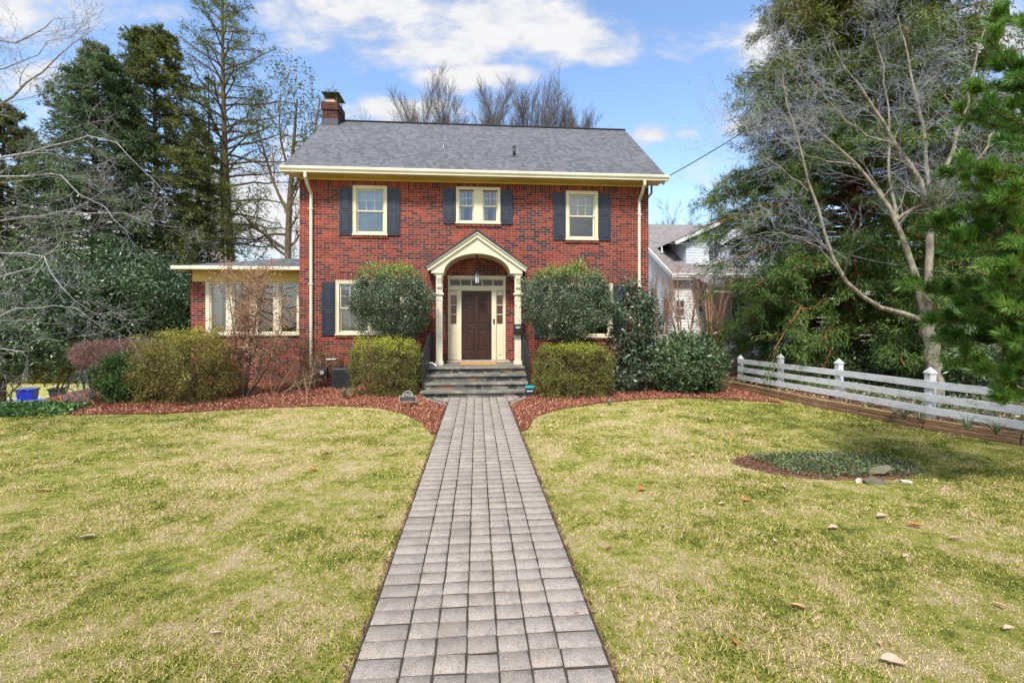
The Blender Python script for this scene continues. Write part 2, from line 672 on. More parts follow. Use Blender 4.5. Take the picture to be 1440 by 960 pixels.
M = {}
M['brick'] = brickmat('red brick')
M['soldier'] = brickmat('red brick on end', soldier=True)
M['chimney'] = brickmat('dark brick', dark=0.70)  # brick and mortar darker than on the house walls
M['cream'] = simple('cream paint', (.66, .60, .42), .45, .4, .08, 2.0, (.58, .52, .35), .05)
M['creamlight'] = simple('pale cream paint', (.66, .61, .46), .42, .4, .08, 2.0, (.57, .52, .38), .05)
M['creambounce'] = simple('ochre paint', (.66, .47, .14), .5, .4, .08, 3.0, (.58, .40, .11), .05)  # cream boards, with the yellow of bounced light put into the colour
M['gutter'] = simple('cream gutter enamel', (.68, .63, .49), .35, .5, .06, 1.2, (.56, .51, .38), .03)
M['shutter'] = simple('slate blue shutter paint', (.024, .029, .048), .45, .4, .1, 4.0, (.018, .022, .036), .05)
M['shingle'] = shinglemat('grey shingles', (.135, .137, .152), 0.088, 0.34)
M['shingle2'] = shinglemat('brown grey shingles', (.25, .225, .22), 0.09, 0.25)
M['ridge'] = simple('dark ridge cap', (.045, .045, .055), .8, .3)
M['stone'] = None
M['black'] = simple('black painted iron', (.012, .013, .017), .35, .5, .1, 8.0, (.02, .02, .024), .05)
M['darkgrey'] = simple('dark grey plastic', (.035, .038, .042), .5, .4)
M['metal'] = simple('galvanised metal', (.42, .43, .44), .4, .5, .2, 8.0, (.3, .3, .3), .1, 0.6)
M['white'] = simple('white paint', (.72, .73, .74), .5, .4, .06, 3.0, (.60, .61, .62), .06)
M['flue'] = simple('clay flue', (.55, .38, .24), .8, .2)
M['lead'] = simple('dark lead flashing', (.035, .035, .055), .5, .5)
M['glass'] = glassmat('window glass')
M['glassdark'] = glassmat('door glass', (.95, .92, .9), refl=-.02)
M['blind'] = simple('pale blue grey blind', (.42, .46, .50), .8, .2, .1, 2.0)
M['curtain'] = simple('sheer curtain', (.50, .52, .54), .8, .2, .2, 6.0)
M['interior'] = simple('dim room wall', (.10, .085, .07), .8, .2, .2, 2.0)
M['interiorwarm'] = simple('warm hall wall', (.40, .13, .05), .7, .3, .3, 3.0)
M['redcurtain'] = simple('red patterned hall curtain', (.42, .05, .035), .7, .3, .4, 9.0, (.55, .36, .30))
M['doormat'] = simple('coir doormat', (.50, .27, .08), .95, .1, .2, 20.0, (.38, .20, .06), .5)
M['sandstone'] = simple('tan sandstone', (.42, .33, .25), .8, .2, .15, 7.0, (.30, .25, .20), .3)
M['concrete'] = simple('pale concrete', (.42, .40, .37), .85, .2, .15, 3.0, (.30, .28, .25), .3)
M['bluebin'] = simple('royal blue plastic', (.015, .035, .48), .4, .5, .05, 3.0, (.012, .028, .38), .03)
M['bluebin2'] = simple('bright blue plastic', (.02, .10, .62), .4, .5, .05, 3.0, (.018, .08, .5), .03)
M['teal'] = simple('teal sign enamel', (.02, .36, .44), .35, .5, .03)
M['signdark'] = simple('dark sign face', (.020, .020, .026), .4, .5, .03)
M['bronze'] = simple('bronze plaque', (.055, .045, .042), .45, .5, .1)
M['silver'] = simple('silver lettering', (.55, .54, .52), .35, .5, .05, metallic=.4)
M['palelight'] = simple('frosted lantern glass', (.62, .64, .66), .25, .5, .05)
M['wire'] = simple('black cable', (.015, .014, .018), .6, .3)
M['wirelight'] = simple('grey cable', (.30, .30, .32), .6, .3)
M['asphalt'] = simple('street asphalt', (.13, .135, .15), .9, .2, .1, 1.5)
M['siding'] = simple('blue grey clapboard', (.60, .64, .69), .6, .3, .06, 1.5, (.52, .56, .61), .05)
M['sidingwhite'] = simple('off white clapboard', (.78, .77, .74), .6, .3, .06, 1.5, (.68, .66, .63), .05)
M['porchwood'] = simple('brown porch post', (.24, .14, .095), .7, .3, .2)
M['bark_grey'] = barkmat('grey bark', (.24, .20, .16), (.12, .10, .08))
M['bark_tan'] = barkmat('lichened tan bark', (.34, .30, .235), (.12, .105, .085), 12.0)
M['bark_silver'] = barkmat('silvery twigs', (.38, .37, .39), (.17, .16, .165), 20.0)
M['bark_twig'] = barkmat('grey twigs', (.44, .45, .54), (.19, .19, .23), 20.0)
M['bark_dark'] = barkmat('dark bark', (.13, .10, .075), (.055, .045, .036), 10.0)
M['bark_brown'] = barkmat('brown bark', (.16, .115, .075), (.07, .05, .038), 12.0)
M['bark_red'] = barkmat('red brown bark', (.24, .095, .05), (.12, .045, .026), 12.0)
M['bark_far'] = barkmat('far brown bark', (.15, .125, .12), (.08, .07, .068), 6.0)
M['twig_red'] = barkmat('red brown twigs', (.28, .16, .14), (.15, .085, .075), 20.0)
M['twig_tan'] = barkmat('tan twigs', (.42, .26, .17), (.24, .14, .09), 20.0)


def stonemat():
    m_, g_, ge = newmat('bluestone slab')
    p = ge.outputs['Position']
    a = g_.noise(p, 2.4, 6.0, 0.7)
    b = g_.noise(p, 30.0, 3.0)
    c = g_.ramp(a, [(.3, (.06, .064, .058)), (.45, (.14, .14, .12)), (.56, (.24, .215, .17)), (.70, (.40, .35, .28))])
    c = g_.mix(g_.m('MULTIPLY', b, .4), c, (.04, .042, .04))
    finish(g_, c, .6, .4, b, .4, .006)
    return m_


def risermat():
    m_, g_, ge = newmat('mixed riser stone')
    p = g_.vm('MULTIPLY', ge.outputs['Position'], (3.3, 3.3, 6.2))
    v = g_.n('ShaderNodeTexVoronoi', {'feature': 'F1'}, Vector=p, Scale=1.0, Randomness=.85)
    e = g_.n('ShaderNodeTexVoronoi', {'feature': 'DISTANCE_TO_EDGE'}, Vector=p, Scale=1.0, Randomness=.85)
    r, _, _ = g_.xyz(v.outputs['Color'])
    c = g_.ramp(r, [(0, (.035, .038, .036)), (.3, (.075, .078, .07)), (.45, (.15, .14, .115)), (.58, (.30, .17, .09)), (.72, (.11, .11, .10)),
                    (.88, (.34, .30, .26)), (1, (.45, .42, .38))], 'CONSTANT')
    c = g_.mix(g_.m('MULTIPLY', g_.noise(ge.outputs['Position'], 25.0, 4.0), .6), c, (.06, .05, .045))
    c = g_.mix(g_.smooth(e.outputs[0], .02, .06), (.15, .14, .12), c)
    finish(g_, c, .75, .3, e.outputs[0], .5, .02)
    return m_


def woodmat():
    m_, g_, ge = newmat('dark stained door wood')
    p = g_.vm('MULTIPLY', ge.outputs['Position'], (26, 26, 1.5))
    a = g_.noise(p, 1.0, 5.0, .6, .6)
    c = g_.ramp(a, [(.25, (.012, .005, .004)), (.5, (.032, .011, .008)), (.75, (.062, .021, .013))])
    c = g_.mix(g_.smooth(g_.noise(ge.outputs['Position'], 1.7, 2.0), .4, .7), c, (.045, .015, .009))
    finish(g_, c, .42, .35, a, .1, .003)
    return m_


def pavermat():
    m_, g_, ge = newmat('tumbled concrete pavers')
    p = ge.outputs['Position']
    r = ge.outputs['Random Per Island']
    a = g_.noise(p, 1.1, 4.0, .6)
    b = g_.noise(p, 90.0, 4.0, .75)
    sp = g_.noise(p, 260.0, 2.0, .6)
    mid = g_.noise(p, 14.0, 4.0, .7)
    f = g_.m('ADD', g_.m('MULTIPLY', r, .62), g_.m('MULTIPLY', g_.smooth(a, .3, .7), .38))
    c = g_.ramp(f, [(0, (.205, .173, .143)), (.35, (.275, .237, .199)), (.65, (.315, .273, .232)), (.82, (.325, .268, .215)), (1, (.375, .328, .283))])
    c = g_.mix(g_.smooth(b, .47, .72), c, (.145, .125, .11))
    c = g_.mix(g_.smooth(sp, .58, .72), c, (.60, .58, .56))
    c = g_.mix(g_.m('MULTIPLY', g_.smooth(mid, .45, .72), .6), c, (.17, .15, .135))
    st_ = g_.noise(p, 2.6, 5.0, .7)
    c = g_.mix(g_.m('MULTIPLY', g_.smooth(st_, .55, .72), .35), c, (.13, .12, .10))
    hgt = g_.m('ADD', b, g_.m('MULTIPLY', mid, .7))
    finish(g_, c, .92, .2, hgt, .7, .006)
    return m_


def lawn_nodes(g_, p, rnd=None):
    n1 = g_.noise(p, .42, 4.0, .62)
    n2 = g_.noise(p, 2.3, 4.0, .62)
    n3 = g_.noise(p, 11.0, 3.0, .6)
    f = g_.m('ADD', g_.m('MULTIPLY', g_.m('SUBTRACT', n1, .5), 1.0), g_.m('MULTIPLY', g_.m('SUBTRACT', n2, .5), 1.75))
    f = g_.m('ADD', f, g_.m('MULTIPLY', g_.m('SUBTRACT', n3, .5), 1.25))
    x, y, z = g_.xyz(p)
    # greener and darker to the right, near the fence, and far left
    moss_green = g_.m('MULTIPLY', g_.smooth(x, 2.2, 5.5), .17)
    left = g_.m('MULTIPLY', g_.smooth(x, -3.2, -6.5), .14)
    f = g_.m('SUBTRACT', f, g_.m('ADD', moss_green, left))
    f = g_.m('ADD', f, .545)
    if rnd is not None:
        f = g_.m('ADD', f, g_.m('MULTIPLY', g_.m('SUBTRACT', rnd, .5), .86))
    c = g_.ramp(f, [(.0, (.075, .11, .015)), (.18, (.20, .26, .026)), (.35, (.37, .405, .045)), (.49, (.50, .465, .09)),
                    (.62, (.62, .51, .225)), (.88, (.76, .61, .37))])
    return c, f


def lawnmat(name, blade):
    m_, g_, ge = newmat(name)
    p = ge.outputs['Position']
    c, f = lawn_nodes(g_, p, ge.outputs['Random Per Island'] if blade else g_.noise(p, 70.0, 4.0, .7))
    if blade:
        finish(g_, c, .55, .3, trans=.3)
    else:
        x, y, z = g_.xyz(p)
        c = g_.mix(.40, c, g_.mix(g_.noise(p, 40.0, 4.0), (.12, .10, .04), (.40, .34, .15)))
        h = g_.noise(p, 130.0, 4.0, .75)
        finish(g_, c, .95, .1, h, 1.0, .03)
    return m_


def mulchmat(name, blade):
    m_, g_, ge = newmat(name)
    p = ge.outputs['Position']
    r = ge.outputs['Random Per Island'] if blade else g_.noise(p, 60.0, 4.0, .7)
    a = g_.noise(p, 1.2, 3.0)
    f = g_.m('ADD', g_.m('MULTIPLY', r, .8), g_.m('MULTIPLY', a, .2))
    k = 1.0 if blade else .6
    c = g_.ramp(f, [(0, (.08 * k, .028 * k, .018 * k)), (.35, (.22 * k, .075 * k, .045 * k)), (.7, (.46 * k, .19 * k, .11 * k)), (1, (.66 * k, .38 * k, .25 * k))])
    finish(g_, c, .85, .2, None if blade else g_.noise(p, 90.0, 4.0, .7), 1.0, .03)
    return m_


M['stone'] = stonemat()
M['riser'] = risermat()
M['wood'] = woodmat()
M['paver'] = pavermat()
M['lawn'] = lawnmat('winter lawn soil and thatch', False)
M['blade'] = lawnmat('winter lawn blades', True)
M['mulch'] = mulchmat('bark mulch bed', False)
M['chip'] = mulchmat('bark mulch chips', True)
M['joint'] = simple('sandy joints with moss', (.065, .052, .040), .95, .1, .3, 12.0, (.040, .038, .024), .5)


def timbermat():
    m_, g_, ge = newmat('mossy landscape timber')
    p = ge.outputs['Position']
    _, _, z = g_.xyz(p)
    _, _, nz_ = g_.xyz(ge.outputs['Normal'])
    a = g_.noise(g_.vm('MULTIPLY', p, (3, 1, 14)), 4.0, 5.0, .7)
    c = g_.ramp(a, [(.3, (.11, .05, .03)), (.55, (.22, .125, .075)), (.75, (.34, .24, .16))])
    moss_green = g_.m('MULTIPLY', g_.smooth(g_.noise(p, 5.0, 5.0, .7), .38, .6), g_.smooth(nz_, .3, .8))
    c = g_.mix(moss_green, c, (.26, .24, .09))
    finish(g_, c, .9, .15, a, .8, .015)
    return m_


def fencemat():
    m_, g_, ge = newmat('weathered white fence paint greyed for shade')
    p = ge.outputs['Position']
    a = g_.noise(g_.vm('MULTIPLY', p, (1, 1, 3.5)), 5.0, 6.0, .7)
    b = g_.noise(p, 30.0, 3.0)
    c = g_.mix(g_.smooth(a, .5, .72), (.54, .55, .58), (.27, .28, .20))  # base white greyed to carry the tree shade; patches are weathering
    c = g_.mix(g_.m('MULTIPLY', g_.smooth(b, .6, .75), .3), c, (.30, .30, .26))
    finish(g_, c, .65, .3, b, .2, .004)
    return m_


M['timber'] = timbermat()
M['fence'] = fencemat()
M['rock'] = simple('mossy field stone', (.15, .135, .11), .9, .1, .2, 14.0, (.10, .105, .045), .9, fine=30)
M['paleRock'] = simple('pale pebble', (.55, .47, .38), .8, .2, .1, 8.0)
M['deadleaf'] = simple('tan dry leaf', (.46, .28, .16), .7, .3, .15, 30.0, (.42, .23, .12), .3)
M['deadleafpale'] = simple('pale dry leaf', (.44, .32, .235), .7, .3, .15, 30.0, (.42, .28, .20), .3)
M['deadleafrust'] = simple('rust dry leaf', (.48, .15, .045), .7, .3, .15, 30.0, (.3, .09, .03), .3)
M['soil'] = simple('dark leaf litter', (.20, .11, .07), .95, .1, .3, 9.0, (.06, .045, .03), .8)
# foliage
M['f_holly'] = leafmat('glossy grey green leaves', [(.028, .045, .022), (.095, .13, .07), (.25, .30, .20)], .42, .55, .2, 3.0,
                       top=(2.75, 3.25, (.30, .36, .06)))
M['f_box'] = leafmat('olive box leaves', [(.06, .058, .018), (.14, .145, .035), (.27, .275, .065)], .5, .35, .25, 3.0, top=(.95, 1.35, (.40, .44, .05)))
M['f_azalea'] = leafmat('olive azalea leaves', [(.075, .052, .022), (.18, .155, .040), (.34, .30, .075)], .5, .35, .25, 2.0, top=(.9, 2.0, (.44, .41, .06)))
M['f_azalea2'] = leafmat('bronze azalea leaves', [(.09, .045, .028), (.20, .13, .06), (.28, .23, .09)], .55, .3, .2, 3.0)
M['f_camellia'] = leafmat('dark camellia leaves', [(.024, .040, .020), (.065, .095, .05), (.17, .22, .15)], .38, .5, .1, 3.0)
M['f_laurel'] = leafmat('green laurel leaves', [(.03, .052, .022), (.085, .13, .05), (.20, .27, .14)], .35, .6, .15, 3.0)
M['f_juniper'] = leafmat('deep green scale leaves', [(.018, .042, .010), (.05, .105, .025), (.11, .18, .045)], .55, .3, .15, 4.0)
M['f_hemlock'] = leafmat('olive hemlock sprays', [(.05, .066, .024), (.13, .155, .045), (.26, .28, .075)], .6, .3, .3, .45)
M['f_spruce'] = leafmat('blue green spruce sprays', [(.032, .058, .028), (.088, .14, .062), (.20, .265, .12)], .6, .3, .3, .5)
M['f_hollytree'] = leafmat('dark holly tree leaves', [(.020, .042, .018), (.060, .105, .042), (.15, .21, .095)], .38, .5, .15, .8)
M['f_tallpine'] = leafmat('thin pine sprays', [(.045, .06, .018), (.11, .135, .032), (.22, .24, .06)], .6, .3, .25, .5)
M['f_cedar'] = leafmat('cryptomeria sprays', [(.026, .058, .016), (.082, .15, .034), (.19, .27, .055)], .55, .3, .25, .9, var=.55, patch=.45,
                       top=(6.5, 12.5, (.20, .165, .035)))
M['f_pine'] = leafmat('bright pine needles', [(.025, .075, .015), (.085, .21, .030), (.26, .40, .07)], .45, .4, .35, 1.5)
M['f_pineold'] = leafmat('olive inner needles', [(.10, .12, .02), (.23, .23, .04), (.42, .29, .07)], .5, .3, .25, 3.0)
M['f_ivy'] = leafmat('ivy leaves', [(.03, .08, .02), (.09, .18, .045), (.2, .3, .09)], .45, .4, .15, 3.0)
M['f_liriope'] = leafmat('grey green strap leaves', [(.06, .085, .045), (.14, .18, .095), (.32, .36, .22)], .4, .4, .2, 3.0)
M['f_shadegreen'] = leafmat('low green creeping leaves', [(.045, .07, .03), (.10, .145, .06), (.24, .29, .14)], .5, .3, .2, 3.0)
M['f_dry'] = leafmat('dry tan leaves', [(.26, .13, .07), (.42, .25, .15), (.55, .40, .27)], .7, .2, .3, 4.0)
M['f_drygreen'] = leafmat('sparse green tips', [(.05, .07, .02), (.13, .15, .04), (.22, .24, .07)], .6, .3, .25, 4.0)
M['litter'] = leafmat('brown path edge litter', [(.05, .03, .02), (.14, .06, .04), (.30, .15, .10)], .8, .2, .1, 6.0)
M['f_barberry'] = leafmat('wine brown twig haze', [(.13, .065, .055), (.24, .13, .11), (.34, .21, .18)], .8, .2, .1, 3.0)
M['f_buds'] = leafmat('buds and seed heads', [(.15, .12, .10), (.24, .20, .16), (.3, .27, .2)], .8, .2, .1, 3.0)


# ------------------------------------------------------------------ the ground
def inpoly(x, y, pl):
    r = np.zeros(x.shape, bool)
    n = len(pl)
    for i in range(n):
        x0, y0 = pl[i][:2]
        x1, y1 = pl[(i + 1) % n][:2]
        c = ((y0 > y) != (y1 > y)) & (x < (x1 - x0) * (y - y0) / (y1 - y0 + 1e-12) + x0)
        r ^= c
    return r


def gz(x):
    return -3.0 * sstep((-x - 9.4) / 11.0)


xs = np.concatenate([[-900, -300, -120, -70], np.arange(-45, 30.1, .5), [40, 70, 120, 300, 900]])
ys = np.concatenate([[-300, -60], np.arange(-10, 60.1, 2.0), [80, 120, 300, 900]])
gx, gy = np.meshgrid(xs, ys, indexing='ij')
V = np.stack([gx, gy, gz(gx)], -1).reshape(-1, 3)
nx, ny = len(xs), len(ys)
ii, jj = np.meshgrid(np.arange(nx - 1), np.arange(ny - 1), indexing='ij')
a = (ii * ny + jj).ravel()
ground = link('lawn', np_mesh('lawn', V, np.stack([a, a + ny, a + ny + 1, a + 1], 1)), M['lawn'], smooth=True)
tag(ground, kind='structure')

WX0, WX1 = -0.645, 0.700
STEP_Y = 10.93
SX0, SX1 = -1.29, 1.26
mulch_L = [Gd(*p)[:2] for p in [(96, 584), (160, 583), (230, 582), (300, 578), (380, 574), (430, 572), (480, 571), (530, 574), (568, 582), (594, 596), (607, 612)]]
mulch_L += [(WX0 - .02, 7.5), (WX0 - .02, 9.9), (SX0 - .02, STEP_Y - .02), (SX0 - .02, 13.2), (-4.98, 13.2), (-4.98, 14.2), (-8.5, 14.2), (-10.6, 13.4), (-10.2, 11.6)]
mulch_R = [(WX1 + .02, 9.9), (WX1 + .02, 7.5)]
mulch_R += [Gd(*p)[:2] for p in [(742, 605), (748, 594), (757, 585), (790, 575), (850, 567), (905, 562), (960, 560), (1010, 561), (1060, 564), (1105, 568)]]
mulch_R += [(7.0, 11.2), (6.9, 13.4), (5.09, 13.2), (SX1 + .02, 13.2), (SX1 + .02, STEP_Y - .02)]
# bring the inner front ends on to the path edge


def sheet(name, pl, z, mat, kind='structure', thick=None):
    mb = MB()
    mb.add([(p[0], p[1], z) for p in pl], [tuple(range(len(pl)))])
    o = mb.build(name, mat)
    m_ = o.data
    if m_.polygons[0].normal.z < 0:
        m_.flip_normals()
    return tag(o, kind=kind)


sheet('mulch_bed', mulch_L, .012, M['mulch'])
sheet('mulch_bed', mulch_R, .012, M['mulch'])

ISL_C = Gd(1160, 656)
isl = [(ISL_C.x + 1.06 * math.cos(a_) * (1 + .08 * math.sin(3 * a_)) , ISL_C.y + .54 * math.sin(a_) * (1 + .08 * math.cos(2 * a_)) - .10 * math.cos(a_) * 1.0) for a_ in np.linspace(0, 2 * math.pi, 40, endpoint=False)]
sheet('soil_patch', isl, .008, M['soil'])

# path: joint sand sheet and the pavers
pm = MB()
flare = [(WX0 - .01, 0.6), (WX1 + .01, 0.6), (WX1 + .01, 9.93), (SX1 - .02, STEP_Y - .005), (SX0 + .02, STEP_Y - .005), (WX0 - .01, 9.93)]
path = sheet('path', flare, .0145, M['joint'])
rng = np.random.default_rng(5)
vs, fs = [], []


def paver(corners, z=.024, rnd=.006):
    """corners: 4 (x, y) counter-clockwise"""
    c = np.array(corners, float)
    ctr = c.mean(0)
    c = c + rng.normal(size=c.shape) * .0022
    tl = rng.normal(size=2) * .0035
    dz_ = rng.normal() * .0016

    def hh(p):
        return z + dz_ + (p - ctr) @ tl
    b = len(vs)
    for p in c:
        vs.append((p[0], p[1], .002))
    for p in c:
        vs.append((p[0], p[1], hh(p) - .007))
    for s_ in (.006,):
        q = c + (ctr - c) / np.maximum(np.abs(ctr - c), .01) * s_
        for p in q:
            vs.append((p[0], p[1], hh(p)))
    for i in range(4):
        j = (i + 1) % 4
        fs.append((b + i, b + j, b + 4 + j, b + 4 + i))
        fs.append((b + 4 + i, b + 4 + j, b + 8 + j, b + 8 + i))
    fs.append((b + 8, b + 9, b + 10, b + 11))


colw = [.245] + [.171] * 5 + [.245]
tot = sum(colw)
xe = WX0 + np.concatenate([[0], np.cumsum(colw)]) * (WX1 - WX0) / tot
yy = 0.7
r_ = 0
while yy < STEP_Y - .12:
    rh = .138
    for c_ in range(7):
        gp = .0050
        sh = rng.normal() * .004
        y0_, y1_ = yy + gp + .001 + sh, yy + rh - gp - .001 + sh
        paver([(xe[c_] + gp, y0_), (xe[c_ + 1] - gp, y0_), (xe[c_ + 1] - gp, y1_), (xe[c_] + gp, y1_)])
    yy += rh
    r_ += 1
y_end = yy
for sgn, xw, xs_ in ((-1, WX0, SX0), (1, WX1, SX1)):        # the flared ends beside the steps
    a0 = np.array([xw, 9.93])
    a1 = np.array([xs_, STEP_Y - .01])
    dd_ = (a1 - a0)
    L_ = np.linalg.norm(dd_)
    dd_ = dd_ / L_
    nn = np.array([-dd_[1], dd_[0]]) * (-sgn) * -1
    if nn[1] < 0:
        nn = -nn
    nn = nn * np.array([1, 1])
    nb_ = 4
    for k in range(nb_):
        p0 = a0 + dd_ * (L_ * k / nb_ + .006)
        p1 = a0 + dd_ * (L_ * (k + 1) / nb_ - .006)
        if k == nb_ - 1:
            p1 = p1 - dd_ * .06
        p2, p3 = p1 + nn * .10, p0 + nn * .10
        q = [p0, p1, p2, p3] if sgn > 0 else [p0, p3, p2, p1]
        q = [(min(max(x_, SX0 + .01), SX1 - .01), min(y_, STEP_Y - .02)) for x_, y_ in q]
        q = [(max(x_, xw + .006) if sgn > 0 else min(x_, xw - .006), y_) for x_, y_ in q]
        paver(q, .026)
    for k in range(4):                                     # rows that fill the triangle
        y0_ = STEP_Y - .02 - (k + 1) * .138
        y1_ = y0_ + .13
        xl = xw + sgn * ((y0_ - 9.93) / (STEP_Y - 9.93) * abs(xs_ - xw) - .155)
        if sgn * (xl - xw) > .05:
            n_ = max(1, int(round(abs(xl - xw) / .17)))
            e_ = np.linspace(xw, xl, n_ + 1)
            for q_ in range(n_):
                x0_, x1_ = sorted((e_[q_], e_[q_ + 1]))
                paver([(x0_ + .005, y0_), (x1_ - .005, y0_), (x1_ - .005, y1_), (x0_ + .005, y1_)])
pv = link('path_pavers', np_mesh('path_pavers', vs, fs), M['paver'])
tag(pv, kind='structure')

# street, the lawn beyond and the verge far below on the left
st = MB()
sa, sb = P(-260, 575, 25.2), P(150, 575, 25.2)
pts = []
near = [(-75, 19.5), (-22.2, 25.0), (-19.5, 27.2), (-19.5, 31.0)]
st.add([(-80, 21.0, -2.985), (-20.3, 25.2, -2.985), (-20.3, 30.6, -2.985), (-80, 27.6, -2.985)], [(0, 1, 2, 3)])
o = st.build('street', M['asphalt'])
tag(o, kind='structure')
kb = MB()
kb.obox((-80, 27.75, -2.95), (-20.3, 30.75, -2.95), .18, .14)
kb.obox((-80, 20.9, -2.95), (-20.3, 25.1, -2.95), .18, .14)
tag(kb.build('kerb', M['concrete']), kind='structure')


# ------------------------------------------------------------------ the brick house
YF = 13.2
HX0, HX1 = -4.977, 5.088
HY1 = 20.0
GUT = 5.98
house = thing('brick_house', 'two-storey red brick house with slate blue shutters, cream arched portico and grey shingle roof', 'house', (0.05, YF, 0))


def fx_(px, Y=YF):
    return W(px, 452, Y).x


def fz_(px, py, Y=YF):
    return W(px, py, Y).z


def rect(px0, py0, px1, py1, Y=YF):
    pc = (px0 + px1) / 2
    return fx_(px0, Y), fx_(px1, Y), fz_(pc, py1, Y), fz_(pc, py0, Y)


wins = {
    'ul': rect(497, 262, 544, 331), 'um': rect(642, 264, 703, 315), 'ur': rect(796, 269.5, 840, 338),
    'll': rect(473, 395, 568, 471), 'lr': rect(771, 399, 861, 475),
}
DX0, DX1, DZ0, DZ1 = fx_(630), fx_(711), .66, fz_(671, 389)
holes = [(x0 + .03, x1 - .03, z0 + .03, z1 - .03) for (x0, x1, z0, z1) in wins.values()] + [(DX0 + .03, DX1 - .03, DZ0, DZ1 - .03)]
CELL_Z = fz_(520, 537)                       # small cellar window behind the left hedge
holes.append((-2.25, -1.5, .15, .42))


def wall_front(mb, x0, x1, z0, z1, holes, Y, depth=.16):
    ex = sorted({x0, x1, *[h[0] for h in holes], *[h[1] for h in holes]})
    ez = sorted({z0, z1, *[h[2] for h in holes], *[h[3] for h in holes]})
    for i in range(len(ex) - 1):
        for j in range(len(ez) - 1):
            cx, cz = (ex[i] + ex[i + 1]) / 2, (ez[j] + ez[j + 1]) / 2
            if any(h[0] < cx < h[1] and h[2] < cz < h[3] for h in holes):
                continue
            mb.quad((ex[i], Y, ez[j]), (ex[i + 1], Y, ez[j]), (ex[i + 1], Y, ez[j + 1]), (ex[i], Y, ez[j + 1]))
    for (a_, b_, c_, d_) in holes:
        y2 = Y + depth
        mb.quad((a_, Y, c_), (a_, y2, c_), (a_, y2, d_), (a_, Y, d_))
        mb.quad((b_, Y, c_), (b_, Y, d_), (b_, y2, d_), (b_, y2, c_))
        mb.quad((a_, Y, c_), (b_, Y, c_), (b_, y2, c_), (a_, y2, c_))
        mb.quad((a_, Y, d_), (a_, y2, d_), (b_, y2, d_), (b_, Y, d_))


WT = 5.875
w = MB()
wall_front(w, HX0, HX1, -.1, WT, holes, YF)
RY = 16.37
RZ = 8.86
for X in (HX0, HX1):
    w.add([(X, YF, -.1), (X, HY1, -.1), (X, HY1, WT), (X, RY, RZ - .15), (X, YF, WT)], [(0, 1, 2, 3, 4) if X > 0 else (4, 3, 2, 1, 0)])
w.quad((HX0, HY1, -.1), (HX0, HY1, WT), (HX1, HY1, WT), (HX1, HY1, -.1))
w.build('wall', M['brick'], house)

# courses of bricks on end and window sills, a little proud of the wall
sc = MB()
for k in ('ll', 'lr'):
    x0, x1, z0, z1 = wins[k]
    sc.box(x0 - .02, x1 + .02, YF - .004, YF + .05, z1 + .002, z1 + .215)
sc.box(HX0 + .01, SX0 - .12, YF - .012, YF + .05, .50, .715)
sc.box(SX1 + .12, HX1 - .01, YF - .012, YF + .05, .50, .715)
sc.box(HX0 + .01, HX1 - .01, YF - .004, YF + .05, 5.60, 5.815)
sc.build('upright_brick_course', M['soldier'], house)
for k, (x0, x1, z0, z1) in wins.items():
    s_ = MB()
    s_.box(x0 - .04, x1 + .04, YF - .035, YF + .06, z0 - .075, z0 - .004)
    s_.build('brick_sill', M['soldier'], house, bevel=.004)

# roof
OX0, OX1 = -5.25, 5.42
EY, EZ = 12.72, 6.03
slope = (RZ - EZ) / (RY - EY)
rf = MB()
BY = 2 * RY - EY
th = .06
for (y0_, z0_, y1_, z1_) in ((EY, EZ, RY, RZ), (BY, EZ, RY, RZ)):
    rf.quad((OX0, y0_, z0_), (OX1, y0_, z0_), (OX1, y1_, z1_), (OX0, y1_, z1_)) if y0_ < y1_ else rf.quad((OX1, y0_, z0_), (OX0, y0_, z0_), (OX0, y1_, z1_), (OX1, y1_, z1_))
for X in (OX0, OX1):
    for (y0_, z0_) in ((EY, EZ), (BY, EZ)):
        rf.quad((X, y0_, z0_), (X, RY, RZ), (X, RY, RZ - th), (X, y0_, z0_ - th))
rf.quad((OX0, EY, EZ), (OX0, EY, EZ - th), (OX1, EY, EZ - th), (OX1, EY, EZ))
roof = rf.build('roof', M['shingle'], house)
MB().obox((OX0, RY, RZ - .002), (OX1, RY, RZ - .002), .16, .03).build('ridge_cap', M['ridge'], roof)
vp = MB()
vz = EZ + (13.78 - EY) * slope
vx = W(723, 221, 13.78).x
vp.tube([(vx, 13.78, vz - .05), (vx, 13.78, vz + .30)], .045, 12)
vp.build('vent_pipe', M['black'], roof, smooth=True)
fl_ = MB()
n_ = Vector((0, -slope, 1)).normalized()
fl_.obox((vx - .13, 13.78 - n_.y * 0, vz + .012), (vx + .13, 13.78, vz + .012), .22, .012, up=n_)
fl_.build('vent_flashing', M['shingle'], roof)
vp = MB()
vz2 = EZ + (14.25 - EY) * slope
vx2 = W(624, 211, 14.25).x
vp.tube([(vx2, 14.25, vz2 - .05), (vx2, 14.25, vz2 + .07)], .03, 10)
vp.sphere((vx2, 14.25, vz2 + .07), .045, 10, (1, 1, .5))
vp.build('roof_vent', M['metal'], roof, smooth=True)
